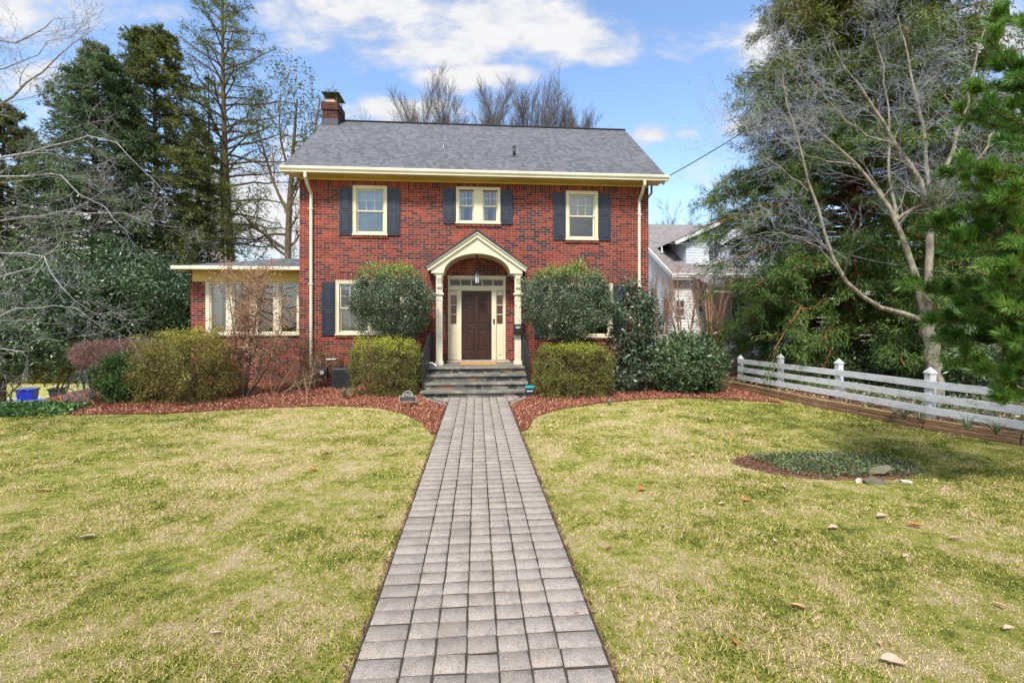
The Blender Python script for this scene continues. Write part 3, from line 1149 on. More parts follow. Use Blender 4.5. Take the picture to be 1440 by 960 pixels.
# barge boards, soffit, frieze, gutter
for X in (OX0 + .03, OX1 - .03):
    for (y0_, ) in ((EY + .05,), (BY - .05,)):
        MB().obox((X, y0_, EZ - .17), (X, RY, RZ - .16), .05, .18).build('barge_board', M['cream'], house)
so = MB()
so.box(OX0 + .06, OX1 - .06, EY + .076, YF - .002, 5.868, 5.90)
so.build('soffit', M['creambounce'], house)
fb = MB()
fb.box(HX0 + .02, HX1 - .02, YF - .03, YF - .003, 5.82, 5.866)
fb.build('frieze_board', M['creambounce'], house, bevel=.006)
gt = MB()
prof = [(EY - .085, 6.02), (EY - .10, 6.00), (EY - .095, 5.95), (EY - .06, 5.90), (EY - .055, 5.865), (EY + .045, 5.865), (EY + .045, 5.995), (EY - .07, 5.995), (EY - .07, 6.015)]
vs_, fs_ = [], []
gt.prism([(p[0], p[1]) for p in prof], OX0 - .03, OX1 + .06, 'x')
gt.build('gutter', M['gutter'], house)
fa = MB()
fa.box(OX0, OX1, EY + .047, EY + .075, 5.866, 5.99)
fa.build('fascia', M['cream'], house)


def downspout(x, ztop, zbot, parent, yin=EY - .02, ywall=YF - .06):
    d_ = MB()
    d_.tube([(x, yin, ztop), (x, yin, ztop - .12), (x + .0, ywall - .25, ztop - .30), (x + .09 * 0, ywall, ztop - .46), (x, ywall, ztop - .60), (x, ywall, zbot + .12), (x, ywall - .10, zbot + .02)], .045, 10)
    for z_ in np.linspace(zbot + .7, ztop - .9, 3):
        d_.box(x - .06, x + .06, ywall - .055, ywall + .055, z_, z_ + .03)
    return d_.build('downspout', M['gutter'], parent, smooth=False)


downspout(fx_(437.5, 13.14), 5.87, .05, house)
downspout(fx_(899, 13.14), 5.87, .05, house)


# windows
def shutter(x0, x1, z0, z1, Y=YF):
    s_ = MB()
    s_.box(x0, x1, Y - .038, Y - .004, z0, z1)
    o_ = s_.build('shutter', M['shutter'], house, bevel=.004)
    zm = z0 + (z1 - z0) * .49
    for (a_, b_) in ((z0 + .07, zm - .035), (zm + .035, z1 - .07)):
        f_ = MB()
        q = .055
        e = .018
        for (xa, xb, za, zb) in ((x0 + q, x1 - q, a_, a_ + e), (x0 + q, x1 - q, b_ - e, b_), (x0 + q, x0 + q + e, a_ + e, b_ - e), (x1 - q - e, x1 - q, a_ + e, b_ - e)):
            f_.box(xa, xb, Y - .048, Y - .0385, za, zb)
        f_.box(x0 + q + .045, x1 - q - .045, Y - .050, Y - .0385, a_ + .045, b_ - .045)
        f_.build('shutter_panel', M['shutter'], o_, bevel=.004)
    # rails and stiles stand a little forward of the field
    return o_


def frame(mb, x0, x1, z0, z1, w_, y0, y1):
    mb.box(x0, x1, y0, y1, z1 - w_, z1)
    mb.box(x0, x1, y0, y1, z0, z0 + w_)
    mb.box(x0, x0 + w_, y0, y1, z0 + w_, z1 - w_)
    mb.box(x1 - w_, x1, y0, y1, z0 + w_, z1 - w_)


def sash_window(x0, x1, z0, z1, Y=YF, bays=1, cols=3, rows=2, split=.5, blind=None, parent=None, curtains=False, case=.085, mid=.09):
    o_ = MB()
    frame(o_, x0, x1, z0, z1, case, Y - .028, Y + .10)
    frame(o_, x0 - .012, x1 + .012, z0 - .004, z1 + .012, .03, Y - .040, Y - .0285)
    o_.box(x0 - .03, x1 + .03, Y - .06, Y - .0405, z0 - .004, z0 + .035)
    bw = ((x1 - x0) - 2 * case - (bays - 1) * mid) / bays
    for b in range(1, bays):
        xm = x0 + case + b * bw + (b - 1) * mid
        o_.box(xm, xm + mid, Y - .026, Y + .10, z0 + case, z1 - case)
    win = o_.build('window', M['cream'], parent or house, bevel=.004)
    for b in range(bays):
        a_ = x0 + case + b * (bw + mid)
        b_ = a_ + bw
        zi0, zi1 = z0 + case, z1 - case
        zm = zi0 + (zi1 - zi0) * split
        s_ = MB()
        frame(s_, a_, b_, zm - .018, zi1, .038, Y + .03, Y + .055)
        frame(s_, a_, b_, zi0, zm + .018, .038, Y + .0555, Y + .080)
        for c in range(1, cols):
            xm = a_ + .038 + (bw - .076) * c / cols
            s_.box(xm - .008, xm + .008, Y + .036, Y + .050, zm + .02, zi1 - .038)
        for r2 in range(1, rows):
            zr = zm + .02 + (zi1 - .038 - zm - .02) * r2 / rows
            s_.box(a_ + .038, b_ - .038, Y + .037, Y + .049, zr - .008, zr + .008)
        s_.build('sash', M['creamlight'], win)
        p_ = MB()
        p_.quad((a_ + .03, Y + .044, zm), (b_ - .03, Y + .044, zm), (b_ - .03, Y + .044, zi1 - .03), (a_ + .03, Y + .044, zi1 - .03))
        p_.quad((a_ + .03, Y + .068, zi0 + .03), (b_ - .03, Y + .068, zi0 + .03), (b_ - .03, Y + .068, zm), (a_ + .03, Y + .068, zm))
        p_.build('pane', M['glass'], win)
        if blind is not None:
            q = MB()
            n = 26
            zlo = zi0 + (zi1 - zi0) * (1 - blind)
            for k in range(n):
                za = zlo + (zi1 - zlo) * k / n
                zb = zlo + (zi1 - zlo) * (k + .86) / n
                q.quad((a_ + .01, Y + .145, za), (b_ - .01, Y + .145, za), (b_ - .01, Y + .135, zb), (a_ + .01, Y + .135, zb))
            q.build('blind', M['blind'], win)
        if curtains:
            for (ca, cb) in ((a_, a_ + bw * .34), (b_ - bw * .30, b_)):
                q = MB()
                n = 14
                for k in range(n):
                    xa, xb = ca + (cb - ca) * k / n, ca + (cb - ca) * (k + 1) / n
                    ya, yb = Y + .16 + .02 * (k % 2), Y + .16 + .02 * ((k + 1) % 2)
                    q.quad((xa, ya, zi0), (xb, yb, zi0), (xb, yb, zi1), (xa, ya, zi1))
                q.build('curtain', M['curtain'], win, smooth=True)
    return win


sash_window(*wins['ul'], blind=1.0)
sash_window(*wins['ur'], blind=.5)
sash_window(*wins['um'], bays=2, cols=2, rows=2, split=.5, case=.07, mid=.26, curtains=True)
sash_window(*wins['ll'], bays=2, cols=3, curtains=True)
sash_window(*wins['lr'], bays=2, cols=3, blind=.55)
for k, (a_, b_, c_, d_) in {'ul': (477, 496, 545.5, 562.5), 'um': (623, 641, 704, 720.5), 'ur': (778, 795, 842, 859), 'll': (453, 471.5, 569.5, 588), 'lr': (752, 770, 862.5, 880)}.items():
    z0, z1 = wins[k][2], wins[k][3]
    shutter(fx_(a_), fx_(b_), z0, z1 - .05 if k[0] == 'u' else z1 - .03)
    shutter(fx_(c_), fx_(d_), z0, z1 - .05 if k[0] == 'u' else z1 - .03)
cw = MB()
frame(cw, -2.27, -1.48, .13, .44, .05, YF - .02, YF + .06)
cwo = cw.build('cellar_window', M['white'], house, bevel=.004)
MB().quad((-2.25, YF + .04, .15), (-1.5, YF + .04, .15), (-1.5, YF + .04, .42), (-2.25, YF + .04, .42)).build('pane', M['glass'], cwo)

# rooms behind the glass
rm = MB()
for (x0, x1, z0, z1) in ((HX0 + .1, -1.6, .7, 3.3), (1.6, HX1 - .1, .7, 3.3), (HX0 + .1, -.9, 3.5, 5.7), (-.85, .95, 3.5, 5.7), (1.0, HX1 - .1, 3.5, 5.7)):
    y0_, y1_ = YF + .22, YF + 3.2
    rm.quad((x0, y1_, z0), (x1, y1_, z0), (x1, y1_, z1), (x0, y1_, z1))
    rm.quad((x0, y0_, z0), (x0, y1_, z0), (x0, y1_, z1), (x0, y0_, z1))
    rm.quad((x1, y0_, z0), (x1, y0_, z1), (x1, y1_, z1), (x1, y1_, z0))
    rm.quad((x0, y0_, z0), (x1, y0_, z0), (x1, y1_, z0), (x0, y1_, z0))
    rm.quad((x0, y0_, z1), (x0, y1_, z1), (x1, y1_, z1), (x1, y0_, z1))
rm.build('room', M['interior'], house)

# front door, sidelights, transom
Y = YF
tz0, tz1 = fz_(671, 401.5), fz_(671, 394)          # transom glass
dz1 = fz_(670, 409)
dz0 = .745
ddx0, ddx1 = fx_(649), fx_(691.3)
sg = [(fx_(633.6), fx_(641.8)), (fx_(698.8), fx_(707))]
sgz0, sgz1 = fz_(637, 455.5), fz_(637, 415)
de = MB()
de.box(DX0, DX1, Y - .035, Y + .14, tz1 + .03, DZ1)                     # head
de.box(DX0, DX1, Y - .02, Y + .14, dz1, tz0 - .02)                      # transom bar
de.box(DX0, sg[0][0] - .03, Y - .03, Y + .14, dz0 - .02, tz1 + .03 - .001)
de.box(sg[1][1] + .03, DX1, Y - .03, Y + .14, dz0 - .02, tz1 + .03 - .001)
de.box(fx_(643), ddx0 - .001, Y - .03, Y + .14, dz0 - .02, dz1 - .001)
de.box(ddx1 + .001, fx_(697.5), Y - .03, Y + .14, dz0 - .02, dz1 - .001)
de.box(DX0 - .015, DX1 + .015, Y - .055, Y - .0355, DZ1 - .05, DZ1 + .02)
de.box(DX0 + .005, DX1 - .005, Y - .045, Y - .0205, dz1 + .02, dz1 + .075)
entry = de.build('door_surround', M['cream'], house, bevel=.004)
tr_ = MB()
xa, xb = sg[0][0] - .03, sg[1][1] + .03
frame(tr_, xa, xb, tz0 - .02, tz1 + .03, .022, Y + .02, Y + .06)
for k in range(1, 5):
    xm = xa + (xb - xa) * k / 5
    tr_.box(xm - .012, xm + .012, Y + .022, Y + .055, tz0, tz1 + .01)
tro = tr_.build('transom_window', M['cream'], house)
MB().quad((xa, Y + .045, tz0 - .01), (xb, Y + .045, tz0 - .01), (xb, Y + .045, tz1 + .02), (xa, Y + .045, tz1 + .02)).build('pane', M['glassdark'], tro)
for i, (a_, b_) in enumerate(sg):
    s_ = MB()
    frame(s_, a_ - .028, b_ + .028, dz0 - .02, dz1 - .002, .028, Y + .02, Y + .06)
    s_.box(a_, b_, Y + .025, Y + .06, sgz1, dz1 - .03)
    s_.box(a_, b_, Y + .025, Y + .06, dz0 + .008, sgz0)
    s_.box(a_ + .02, b_ - .02, Y + .012, Y + .0245, dz0 + .12, sgz0 - .18)
    for k in (1, 2):
        zc = sgz0 + (sgz1 - sgz0) * k / 3
        s_.box(a_, b_, Y + .027, Y + .055, zc - .012, zc + .012)
    so_ = s_.build('sidelight', M['cream'], house, bevel=.003)
    MB().quad((a_, Y + .048, sgz0), (b_, Y + .048, sgz0), (b_, Y + .048, sgz1), (a_, Y + .048, sgz1)).build('pane', M['glassdark'], so_)
    MB().quad((a_ - .05, Y + .12, sgz0 - .05), (b_ + .05, Y + .12, sgz0 - .05), (b_ + .05, Y + .12, sgz1 + .05), (a_ - .05, Y + .12, sgz1 + .05)).build(
        'hall_curtain', M['redcurtain'] if i else M['interiorwarm'], so_)
hl = MB()
hl.quad((xa, Y + .7, tz0 - .5), (xb, Y + .7, tz0 - .5), (xb, Y + .7, tz1 + .5), (xa, Y + .7, tz1 + .5))
hl.quad((xa, Y + .15, tz1 + .06), (xb, Y + .15, tz1 + .06), (xb, Y + .7, tz1 + .06), (xa, Y + .7, tz1 + .06))
hl.build('hall', M['interiorwarm'], house)
dr = MB()
dr.box(ddx0 + .003, ddx1 - .003, Y + .045, Y + .09, dz0, dz1 - .003)
door = dr.build('front_door', M['wood'], house)
dw = ddx1 - ddx0
dh = dz1 - dz0
st_, cm = .125, .10
cols_ = [(ddx0 + st_, ddx0 + dw / 2 - cm / 2), (ddx0 + dw / 2 + cm / 2, ddx1 - st_)]
rows_ = [(dz0 + .24, dz0 + .86), (dz0 + 1.00, dz0 + 1.56), (dz0 + 1.66, dz1 - .12)]
rl = MB()
ya, yb = Y + .025, Y + .0445
rl.box(ddx0 + .003, ddx0 + st_, ya, yb, dz0, dz1 - .003)
rl.box(ddx1 - st_, ddx1 - .003, ya, yb, dz0, dz1 - .003)
rl.box(ddx0 + dw / 2 - cm / 2, ddx0 + dw / 2 + cm / 2, ya, yb, dz0, dz1 - .003)
zc = [dz0] + [v for r2 in rows_ for v in r2] + [dz1 - .003]
for k in range(0, len(zc), 2):
    for (a_, b_) in cols_:
        rl.box(a_ + .001, b_ - .001, ya, yb, zc[k], zc[k + 1])
rl.build('door_rails', M['wood'], door, bevel=.005)
for (a_, b_) in cols_:
    for (c_, d_) in rows_:
        MB().box(a_ + .035, b_ - .035, Y + .030, Y + .0445, c_ + .035, d_ - .035).build('door_panel', M['wood'], door, bevel=.012)
hd = MB()
hx = ddx1 - .065
hd.box(hx - .02, hx + .02, Y + .018, Y + .0245, dz0 + .80, dz0 + 1.16)
hd.tube([(hx, Y + .02, dz0 + .86), (hx, Y - .03, dz0 + .88), (hx, Y - .035, dz0 + 1.0), (hx, Y + .01, dz0 + 1.05)], .010, 8)
hd.tube([(hx, Y + .018, dz0 + 1.12), (hx, Y + .0, dz0 + 1.12)], .024, 12)
hd.build('door_handle', M['black'], door)
MB().box(ddx0, ddx1, Y - .01, Y + .09, dz0 - .045, dz0 - .003).build('door_sill', M['darkgrey'], house)
db = MB()
dbx = fx_(694.5)
db.box(dbx - .022, dbx + .022, Y - .055, Y - .031, fz_(694, 455), fz_(694, 448))
db.build('doorbell', M['black'], house, bevel=.006)

# portico
PY0, PY1 = 12.36, YF - .002


def pw(px, py, Yp):
    v = W(px, py, Yp)
    return v.x, v.z


apex = pw(671.9, 330, PY0)
cx = (pw(606, 384, PY0)[0] + pw(735, 385, PY0)[0]) / 2
half = (pw(735, 385, PY0)[0] - pw(606.5, 384, PY0)[0]) / 2
spz = pw(671, 384.3, PY0)[1]
azp = apex[1]
ar = (pw(717.7, 385, PY0)[0] - pw(624.5, 384, PY0)[0]) / 2
atop = pw(671, 356.5, PY0)[1] - spz
er = math.radians(0)
outer = [(cx - half, spz), (cx - half, spz + .14), (cx, azp - .02), (cx + half, spz + .14), (cx + half, spz)]
arc = [(cx + ar * math.cos(a_), spz + atop * math.sin(a_)) for a_ in np.linspace(0, math.pi, 33)]
po = MB()
# front face as strips between outline and arch


def outer_z(x):
    return spz + .14 + (azp - .02 - spz - .14) * (1 - abs(x - cx) / half)


tym = MB()
yb_ = PY0 + .10
for i in range(len(arc) - 1):
    (x0, z0), (x1, z1) = arc[i], arc[i + 1]
    tym.quad((x1, PY0, z1), (x0, PY0, z0), (x0, PY0, outer_z(x0)), (x1, PY0, outer_z(x1)))
    tym.quad((x0, PY0, z0), (x1, PY0, z1), (x1, PY1, z1), (x0, PY1, z0))          # vault
for s_ in (-1, 1):
    xo, xi = cx + s_ * half, cx + s_ * ar
    q = [(xo, PY0, spz), (xi, PY0, spz), (xi, PY0, outer_z(xi)), (xo, PY0, outer_z(xo))]
    tym.quad(*(q if s_ < 0 else q[::-1]))
    tym.quad((xo, PY0, spz), (xo, PY1, spz), (xi, PY1, spz), (xi, PY0, spz))
    tym.quad((xo, PY0, spz), (xo, PY0, outer_z(xo)), (xo, PY1, outer_z(xo)), (xo, PY1, spz))
portico = tym.build('portico', M['creamlight'], house)
am = MB()
for i in range(len(arc) - 1):                                                      # moulding round the arch
    (x0, z0), (x1, z1) = arc[i], arc[i + 1]
    k0 = 1.055
    e0, e1 = (cx + (x0 - cx) * k0, spz + (z0 - spz) * 1.09), (cx + (x1 - cx) * k0, spz + (z1 - spz) * 1.09)
    yf = PY0 - .02
    am.quad((x1, yf, z1), (x0, yf, z0), (e0[0], yf, e0[1]), (e1[0], yf, e1[1]))
    am.quad((e0[0], yf, e0[1]), (e0[0], PY0, e0[1]), (e1[0], PY0, e1[1]), (e1[0], yf, e1[1]))
    am.quad((x0, yf, z0), (x1, yf, z1), (x1, PY0 - .001, z1), (x0, PY0 - .001, z0))
am.build('arch_moulding', M['cream'], portico)
rk = MB()
for s_ in (-1, 1):
    a_ = (cx + s_ * (half + .10), outer_z(cx + s_ * half) + .0 - .055)
    b_ = (cx, azp - .03)
    dirx, dirz = b_[0] - a_[0], b_[1] - a_[1]
    L_ = math.hypot(dirx, dirz)
    nx_, nz_ = -dirz / L_ * (-s_) * -1, dirx / L_ * (-s_) * -1
    if nz_ < 0:
        nx_, nz_ = -nx_, -nz_
    for (o0, o1, yy0) in ((-.045, .045, PY0 - .055), (.0455, .085, PY0 - .095)):
        pts_ = [(a_[0] + nx_ * o0, a_[1] + nz_ * o0), (b_[0], b_[1] + o0 / nz_), (b_[0], b_[1] + o1 / nz_), (a_[0] + nx_ * o1, a_[1] + nz_ * o1)]
        if s_ > 0:
            pts_ = pts_[::-1]
        rk.prism(pts_, yy0, PY0 - .001 if o0 < 0 else PY1, 'y')
rk.build('raking_cornice', M['creamlight'], portico, bevel=.006)
pr = MB()
for s_ in (-1, 1):
    a_ = (cx + s_ * (half + .17), outer_z(cx + s_ * half) - .005)
    b_ = (cx, azp + .085)
    pts_ = [a_, b_, (b_[0], b_[1] + .05), (a_[0] - s_ * .005, a_[1] + .04)]
    if s_ > 0:
        pts_ = pts_[::-1]
    pr.prism(pts_, PY0 - .12, PY1, 'y')
pr.build('portico_roof', M['ridge'], portico)
for px_ in (618, 728):
    c = W(px_, 452, 12.52)
    X, Yc = c.x, 12.52
    zt = fz_(px_, 413.5, 12.45)
    co = MB()
    hw = .088
    co.box(X - hw, X + hw, Yc - hw, Yc + hw, .65 + .10, zt - .02)
    co.box(X - hw - .025, X + hw + .025, Yc - hw - .025, Yc + hw + .025, .652, .65 + .0995)
    co.box(X - hw - .012, X + hw + .012, Yc - hw - .012, Yc + hw + .012, zt - .17, zt - .14)
    co.box(X - hw - .035, X + hw + .035, Yc - hw - .035, Yc + hw + .035, zt - .0195, zt + .03)
    co.box(X - hw, X + hw, Yc - hw, Yc + hw, zt + .0305, spz - .002)
    co.box(X - hw - .03, X + hw + .03, Yc - hw - .03, Yc + hw + .03, spz - .07, spz - .0025)
    # scrolled bracket on the front
    b2 = [(Yc - hw, spz - .0705), (Yc - hw - .075, spz - .0705), (Yc - hw - .085, spz - .13), (Yc - hw - .06, spz - .19), (Yc - hw - .03, spz - .30), (Yc - hw - .045, spz - .36), (Yc - hw - .03, spz - .40), (Yc - hw, spz - .41)]
    co.prism(b2, X - hw * .7, X + hw * .7, 'x')
    # beam back to the wall
    co.box(X - hw * .8, X + hw * .8, Yc + hw + .001, PY1, spz - .12, spz - .003)
    co.build('column', M['creamlight'], portico, bevel=.006)

# steps
stp = MB()
RI = .163
sl = MB()
tread = [(STEP_Y, 1), (STEP_Y + .30, 2), (STEP_Y + .60, 3), (STEP_Y + .92, 4)]
for i, (y0_, k) in enumerate(tread):
    y1_ = tread[i + 1][0] + .05 if i < 3 else YF - .002
    ex = .03 if k < 4 else .04
    if k == 1:
        ex = .07
    stp.box(SX0, SX1, y0_ + .03, YF - .003 if k == 4 else tread[i + 1][0] + .028, 0 if k == 1 else (k - 1) * RI + .001, k * RI - .052) if True else None
    sl.box(SX0 - ex, SX1 + ex, y0_ - .02, y1_, k * RI - .051, k * RI)
# body under the landing and treads
stp.box(SX0 + .002, SX1 - .002, STEP_Y + .06, YF - .004, 0, RI - .053)
stp.box(SX0 + .002, SX1 - .002, STEP_Y + .36, YF - .004, RI + .002, 2 * RI - .053)
stp.box(SX0 + .002, SX1 - .002, STEP_Y + .66, YF - .004, 2 * RI + .002, 3 * RI - .053)
steps = stp.build('front_steps', M['riser'], house)
sl.build('stone_tread', M['stone'], steps, bevel=.008)
th_ = MB()
th_.box(fx_(628, 12.98), fx_(717, 12.98), 12.95, YF - .004, .6535, .72)
th_.build('door_threshold', M['sandstone'], steps, bevel=.01)


def handrail(sx, label):
    X = SX0 + .04 if sx < 0 else SX1 - .03
    Xb = X - .06 if sx < 0 else X + .04
    t_ = thing('handrail', label, 'handrail', (X, 12.0, .65), 'iron handrails of the front steps')
    ln = [(X, 12.92, 1.52), (X, 11.95, 1.50), (Xb, 11.13, 1.05), (Xb, 11.06, .98)]
    r = MB()
    for a_, b_ in zip(ln[:-1], ln[1:]):
        r.obox(a_, b_, .045, .022)
    r.tube([(Xb, 11.06, .98), (Xb, 11.02, .95), (Xb, 11.03, .91), (Xb, 11.07, .92)], .012, 8)
    r.build('top_rail', M['black'], t_)
    r = MB()
    low = [(X, 12.92, .80), (X, 11.95, .78), (Xb, 11.13, .33)]
    for a_, b_ in zip(low[:-1], low[1:]):
        r.obox(a_, b_, .03, .015)
    r.build('bottom_rail', M['black'], t_)
    for (xx, yy_, z0_, z1_) in ((X, 12.90, .652, 1.52), (X, 11.97, .652, 1.50), (Xb, 11.14, RI + .002, 1.06)):
        MB().box(xx - .016, xx + .016, yy_ - .016, yy_ + .016, z0_, z1_).build('post', M['black'], t_)
    ny = 16
    for k in range(1, ny):
        y_ = 12.9 + (11.14 - 12.9) * k / ny
        if abs(y_ - 11.97) < .03:
            continue
        if y_ > 11.95:
            zb_, zt_, xx = .80, 1.50, X
        else:
            f = (11.95 - y_) / .82
            zb_, zt_, xx = .78 - .45 * f, 1.50 - .45 * f, X + (Xb - X) * f
        MB().box(xx - .008, xx + .008, y_ - .008, y_ + .008, zb_, zt_).build('baluster', M['black'], t_)


handrail(-1, 'black iron handrail on the left side of the stone steps, by the house number sign')
handrail(1, 'black iron handrail on the right side of the stone steps, below the mailbox')

# chimney
CX0, CX1, CY0, CY1 = -5.25, -4.73, 15.9, 16.62
ch = MB()
ch.box(CX0, CX1, CY0, CY1, 5.0, 9.02)
ch.box(CX0 - .03, CX1 + .03, CY0 - .03, CY1 + .03, 9.0205, 9.28)
chim = ch.build('chimney', M['chimney'], house)
MB().box(CX0 - .012, CX1 + .012, CY0 - .012, CY1 + .012, 8.30, 8.72).build('flashing', M['lead'], chim)
MB().box(CX0 + .05, CX1 - .05, CY0 + .05, CY1 - .05, 9.2805, 9.33).build('mortar_cap', M['concrete'], chim)
fl = MB()
fl.box(CX0 + .10, CX1 - .12, CY0 + .10, CY1 - .12, 9.3305, 9.42)
fl.box(CX0 + .13, CX1 - .15, CY0 + .13, CY1 - .15, 9.4205, 9.46)
fl.build('flue', M['flue'], chim, bevel=.01)
cp = MB()
for (a_, b_) in ((CX0 + .06, CY0 + .06), (CX1 - .06, CY0 + .06), (CX0 + .06, CY1 - .06), (CX1 - .06, CY1 - .06)):
    cp.box(a_ - .01, a_ + .01, b_ - .01, b_ + .01, 9.33, 9.60)
cp.box(CX0 - .02, CX1 + .04, CY0 - .04, CY1 + .04, 9.60, 9.625)
cp.build('chimney_cap', M['darkgrey'], chim)

# sunroom on the left
SY = 14.2
sxl = W(268, 452, SY).x
sxr = HX0 - .003
szt = W(340, 378.5, SY).z - .02
swt, swb = W(340, 396, SY).z, W(340, 469, SY).z
srl = W(289.5, 452, SY).x
sm = MB()
wall_front(sm, sxl, sxr, -.1, szt, [(srl, sxr - .02, swb, swt)], SY, .14)
sm.quad((sxl, SY, -.1), (sxl, SY, szt), (sxl, 18.4, szt), (sxl, 18.4, -.1))
sm.quad((sxl, 18.4, -.1), (sxl, 18.4, szt), (sxr, 18.4, szt), (sxr, 18.4, -.1))
sunw = sm.build('sunroom_wall', M['brick'], house)
sf = MB()
sf.box(W(272, 452, SY).x, sxr, SY - .05, SY - .003, swt - .01, szt)
sf.build('sunroom_frieze', M['creambounce'], house, bevel=.005)
gx0 = W(241, 372, SY - .55).x
gz1 = W(330, 374.2, SY - .55).z
sg_ = MB()
sg_.box(gx0, sxr, SY - .60, SY - .48, gz1 - .105, gz1)
sg_.box(gx0, gx0 + .12, SY - .479, 18.9, gz1 - .105, gz1)
sg_.build('sunroom_gutter', M['gutter'], house, bevel=.015)
sb_ = MB()
sb_.box(gx0 + .13, sxr, SY - .47, SY - .052, szt + .002, szt + .03)
sb_.box(gx0 + .13, sxl - .002, SY - .05, 18.8, szt + .002, szt + .03)
sb_.build('sunroom_soffit', M['creambounce'], house)
sr = MB()
ez = gz1 - .01
pk = .56
A, B, C, D = (gx0 + .02, SY - .56, ez), (sxr, SY - .56, ez), (sxr, 16.0, ez + pk), (gx0 + 2.1, 16.0, ez + pk)
E, Fp = (gx0 + .02, 18.9, ez), (sxr, 18.9, ez)
sr.quad(A, B, C, D)
sr.quad(A, D, E)
sr.quad(E, D, C, Fp)
sr.quad(A, E, Fp, B)
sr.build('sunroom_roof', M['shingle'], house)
edges = [289.5, 322, 355, 388, 421]
for i in range(4):
    a_, b_ = W(edges[i], 452, SY).x, min(W(edges[i + 1], 452, SY).x, sxr - .02)
    s_ = MB()
    lw = .20 if i else .22
    rw = .03
    s_.box(a_ + .001, a_ + lw * .5, SY - .025, SY + .12, swb, swt - .011)
    s_.box(a_ + lw * .5 + .0005, a_ + lw * .5 + .035, SY - .005, SY + .12, swb + .06, swt - .07)
    s_.box(b_ - lw * .35, b_ - .001, SY - .025, SY + .12, swb, swt - .011)
    s_.box(a_ + lw * .5 + .0005, b_ - lw * .35 - .0005, SY - .02, SY + .12, swt - .06, swt - .011)
    s_.box(a_ + lw * .5 + .0005, b_ - lw * .35 - .0005, SY - .02, SY + .12, swb, swb + .06)
    s_.box(a_ + lw * .5 + .0355, a_ + lw * .5 + .055, SY + .02, SY + .06, swb + .061, swt - .061)
    s_.box(b_ - lw * .35 - .02, b_ - lw * .35 - .001, SY + .02, SY + .06, swb + .061, swt - .061)
    wo = s_.build('sunroom_window', M['creamlight'], house, bevel=.003)
    MB().quad((a_ + .1, SY + .04, swb + .05), (b_ - .05, SY + .04, swb + .05), (b_ - .05, SY + .04, swt - .05), (a_ + .1, SY + .04, swt - .05)).build('pane', M['glass'], wo)
ss = MB()
ss.box(srl - .03, sxr - .001, SY - .07, SY - .003, swb - .06, swb - .001)
ss.build('sunroom_sill', M['creamlight'], house, bevel=.004)
rr = MB()
rr.quad((sxl + .1, 17.9, .7), (sxr - .05, 17.9, .7), (sxr - .05, 17.9, 3.1), (sxl + .1, 17.9, 3.1))
rr.quad((sxl + .1, SY + .2, .7), (sxr - .05, SY + .2, .7), (sxr - .05, 17.9, .7), (sxl + .1, 17.9, .7))
rr.quad((sxl + .1, SY + .2, 3.3), (sxr - .05, SY + .2, 3.3), (sxr - .05, 17.9, 3.3), (sxl + .1, 17.9, 3.3))
rr.build('sunroom_room', M['interior'], house)
# things in the sunroom window: a table lamp and folds of curtain
cu_ = MB()
x0 = srl + .14
for k in range(7):
    cu_.quad((x0 + k * .03, SY + .18 + .03 * (k % 2), swb), (x0 + (k + 1) * .03, SY + .18 + .03 * ((k + 1) % 2), swb), (x0 + (k + 1) * .03, SY + .18 + .03 * ((k + 1) % 2), swt), (x0 + k * .03, SY + .18 + .03 * (k % 2), swt))
cu_.build('sunroom_curtain', M['curtain'], house)
lx = W(314, 452, SY + .5).x
tl = thing('table_lamp', 'table lamp with pale cone shade inside the sunroom window nearest the brick pier', 'lamp', (lx, SY + .5, swb))
MB().lathe([(.17, 0), (.075, .22)], (lx, SY + .5, swb + .22), 18).build('lamp_shade', M['curtain'], tl, smooth=True)
MB().lathe([(.07, 0), (.03, .03), (.05, .12), (.015, .2), (.015, .3)], (lx, SY + .5, swb - .08), 12).build('lamp_base', M['white'], tl, smooth=True)
tb = thing('side_table', 'small wooden side table under the lamp in the sunroom', 'table', (lx, SY + .5, .7))
MB().box(lx - .3, lx + .3, SY + .25, SY + .75, swb - .12, swb - .085).build('table_top', M['porchwood'], tb)
for a_ in (-.26, .26):
    for b_ in (.29, .71):
        MB().box(lx + a_ - .02, lx + a_ + .02, SY + b_ - .02, SY + b_ + .02, .705, swb - .121).build('leg', M['porchwood'], tb)

# conduit and meter mast on the right gable
mt = MB()
mx = HX1 + .07
mt.tube([(mx, YF + .35, 3.6), (mx, YF + .35, 5.55), (mx + .16, YF + .35, 5.75), (mx + .16, YF + .35, 6.25)], .035, 8)
mt.lathe([(.06, 0), (.07, .06), (.03, .1)], (mx + .16, YF + .35, 6.25), 10)
mt.build('service_conduit', M['metal'], house, smooth=True)


# ------------------------------------------------------------------ small things about the house
def text(body, size, loc, mat, name, parent, depth=.002, rx=90, stretch=1.0):
    cu = bpy.data.curves.new('lettering', 'FONT')
    cu.body = body
    cu.size = size
    cu.extrude = depth
    cu.align_x = 'CENTER'
    cu.align_y = 'CENTER'
    o_ = bpy.data.objects.new('lettering', cu)
    COL.objects.link(o_)
    me = bpy.data.meshes.new_from_object(o_)
    bpy.data.objects.remove(o_)
    me.transform(Matrix.Translation(Vector(loc)) @ Matrix.Rotation(R(rx), 4, 'X') @ Matrix.Scale(stretch, 4, (1, 0, 0)))
    me.materials.clear()
    return link(name, me, mat, parent)


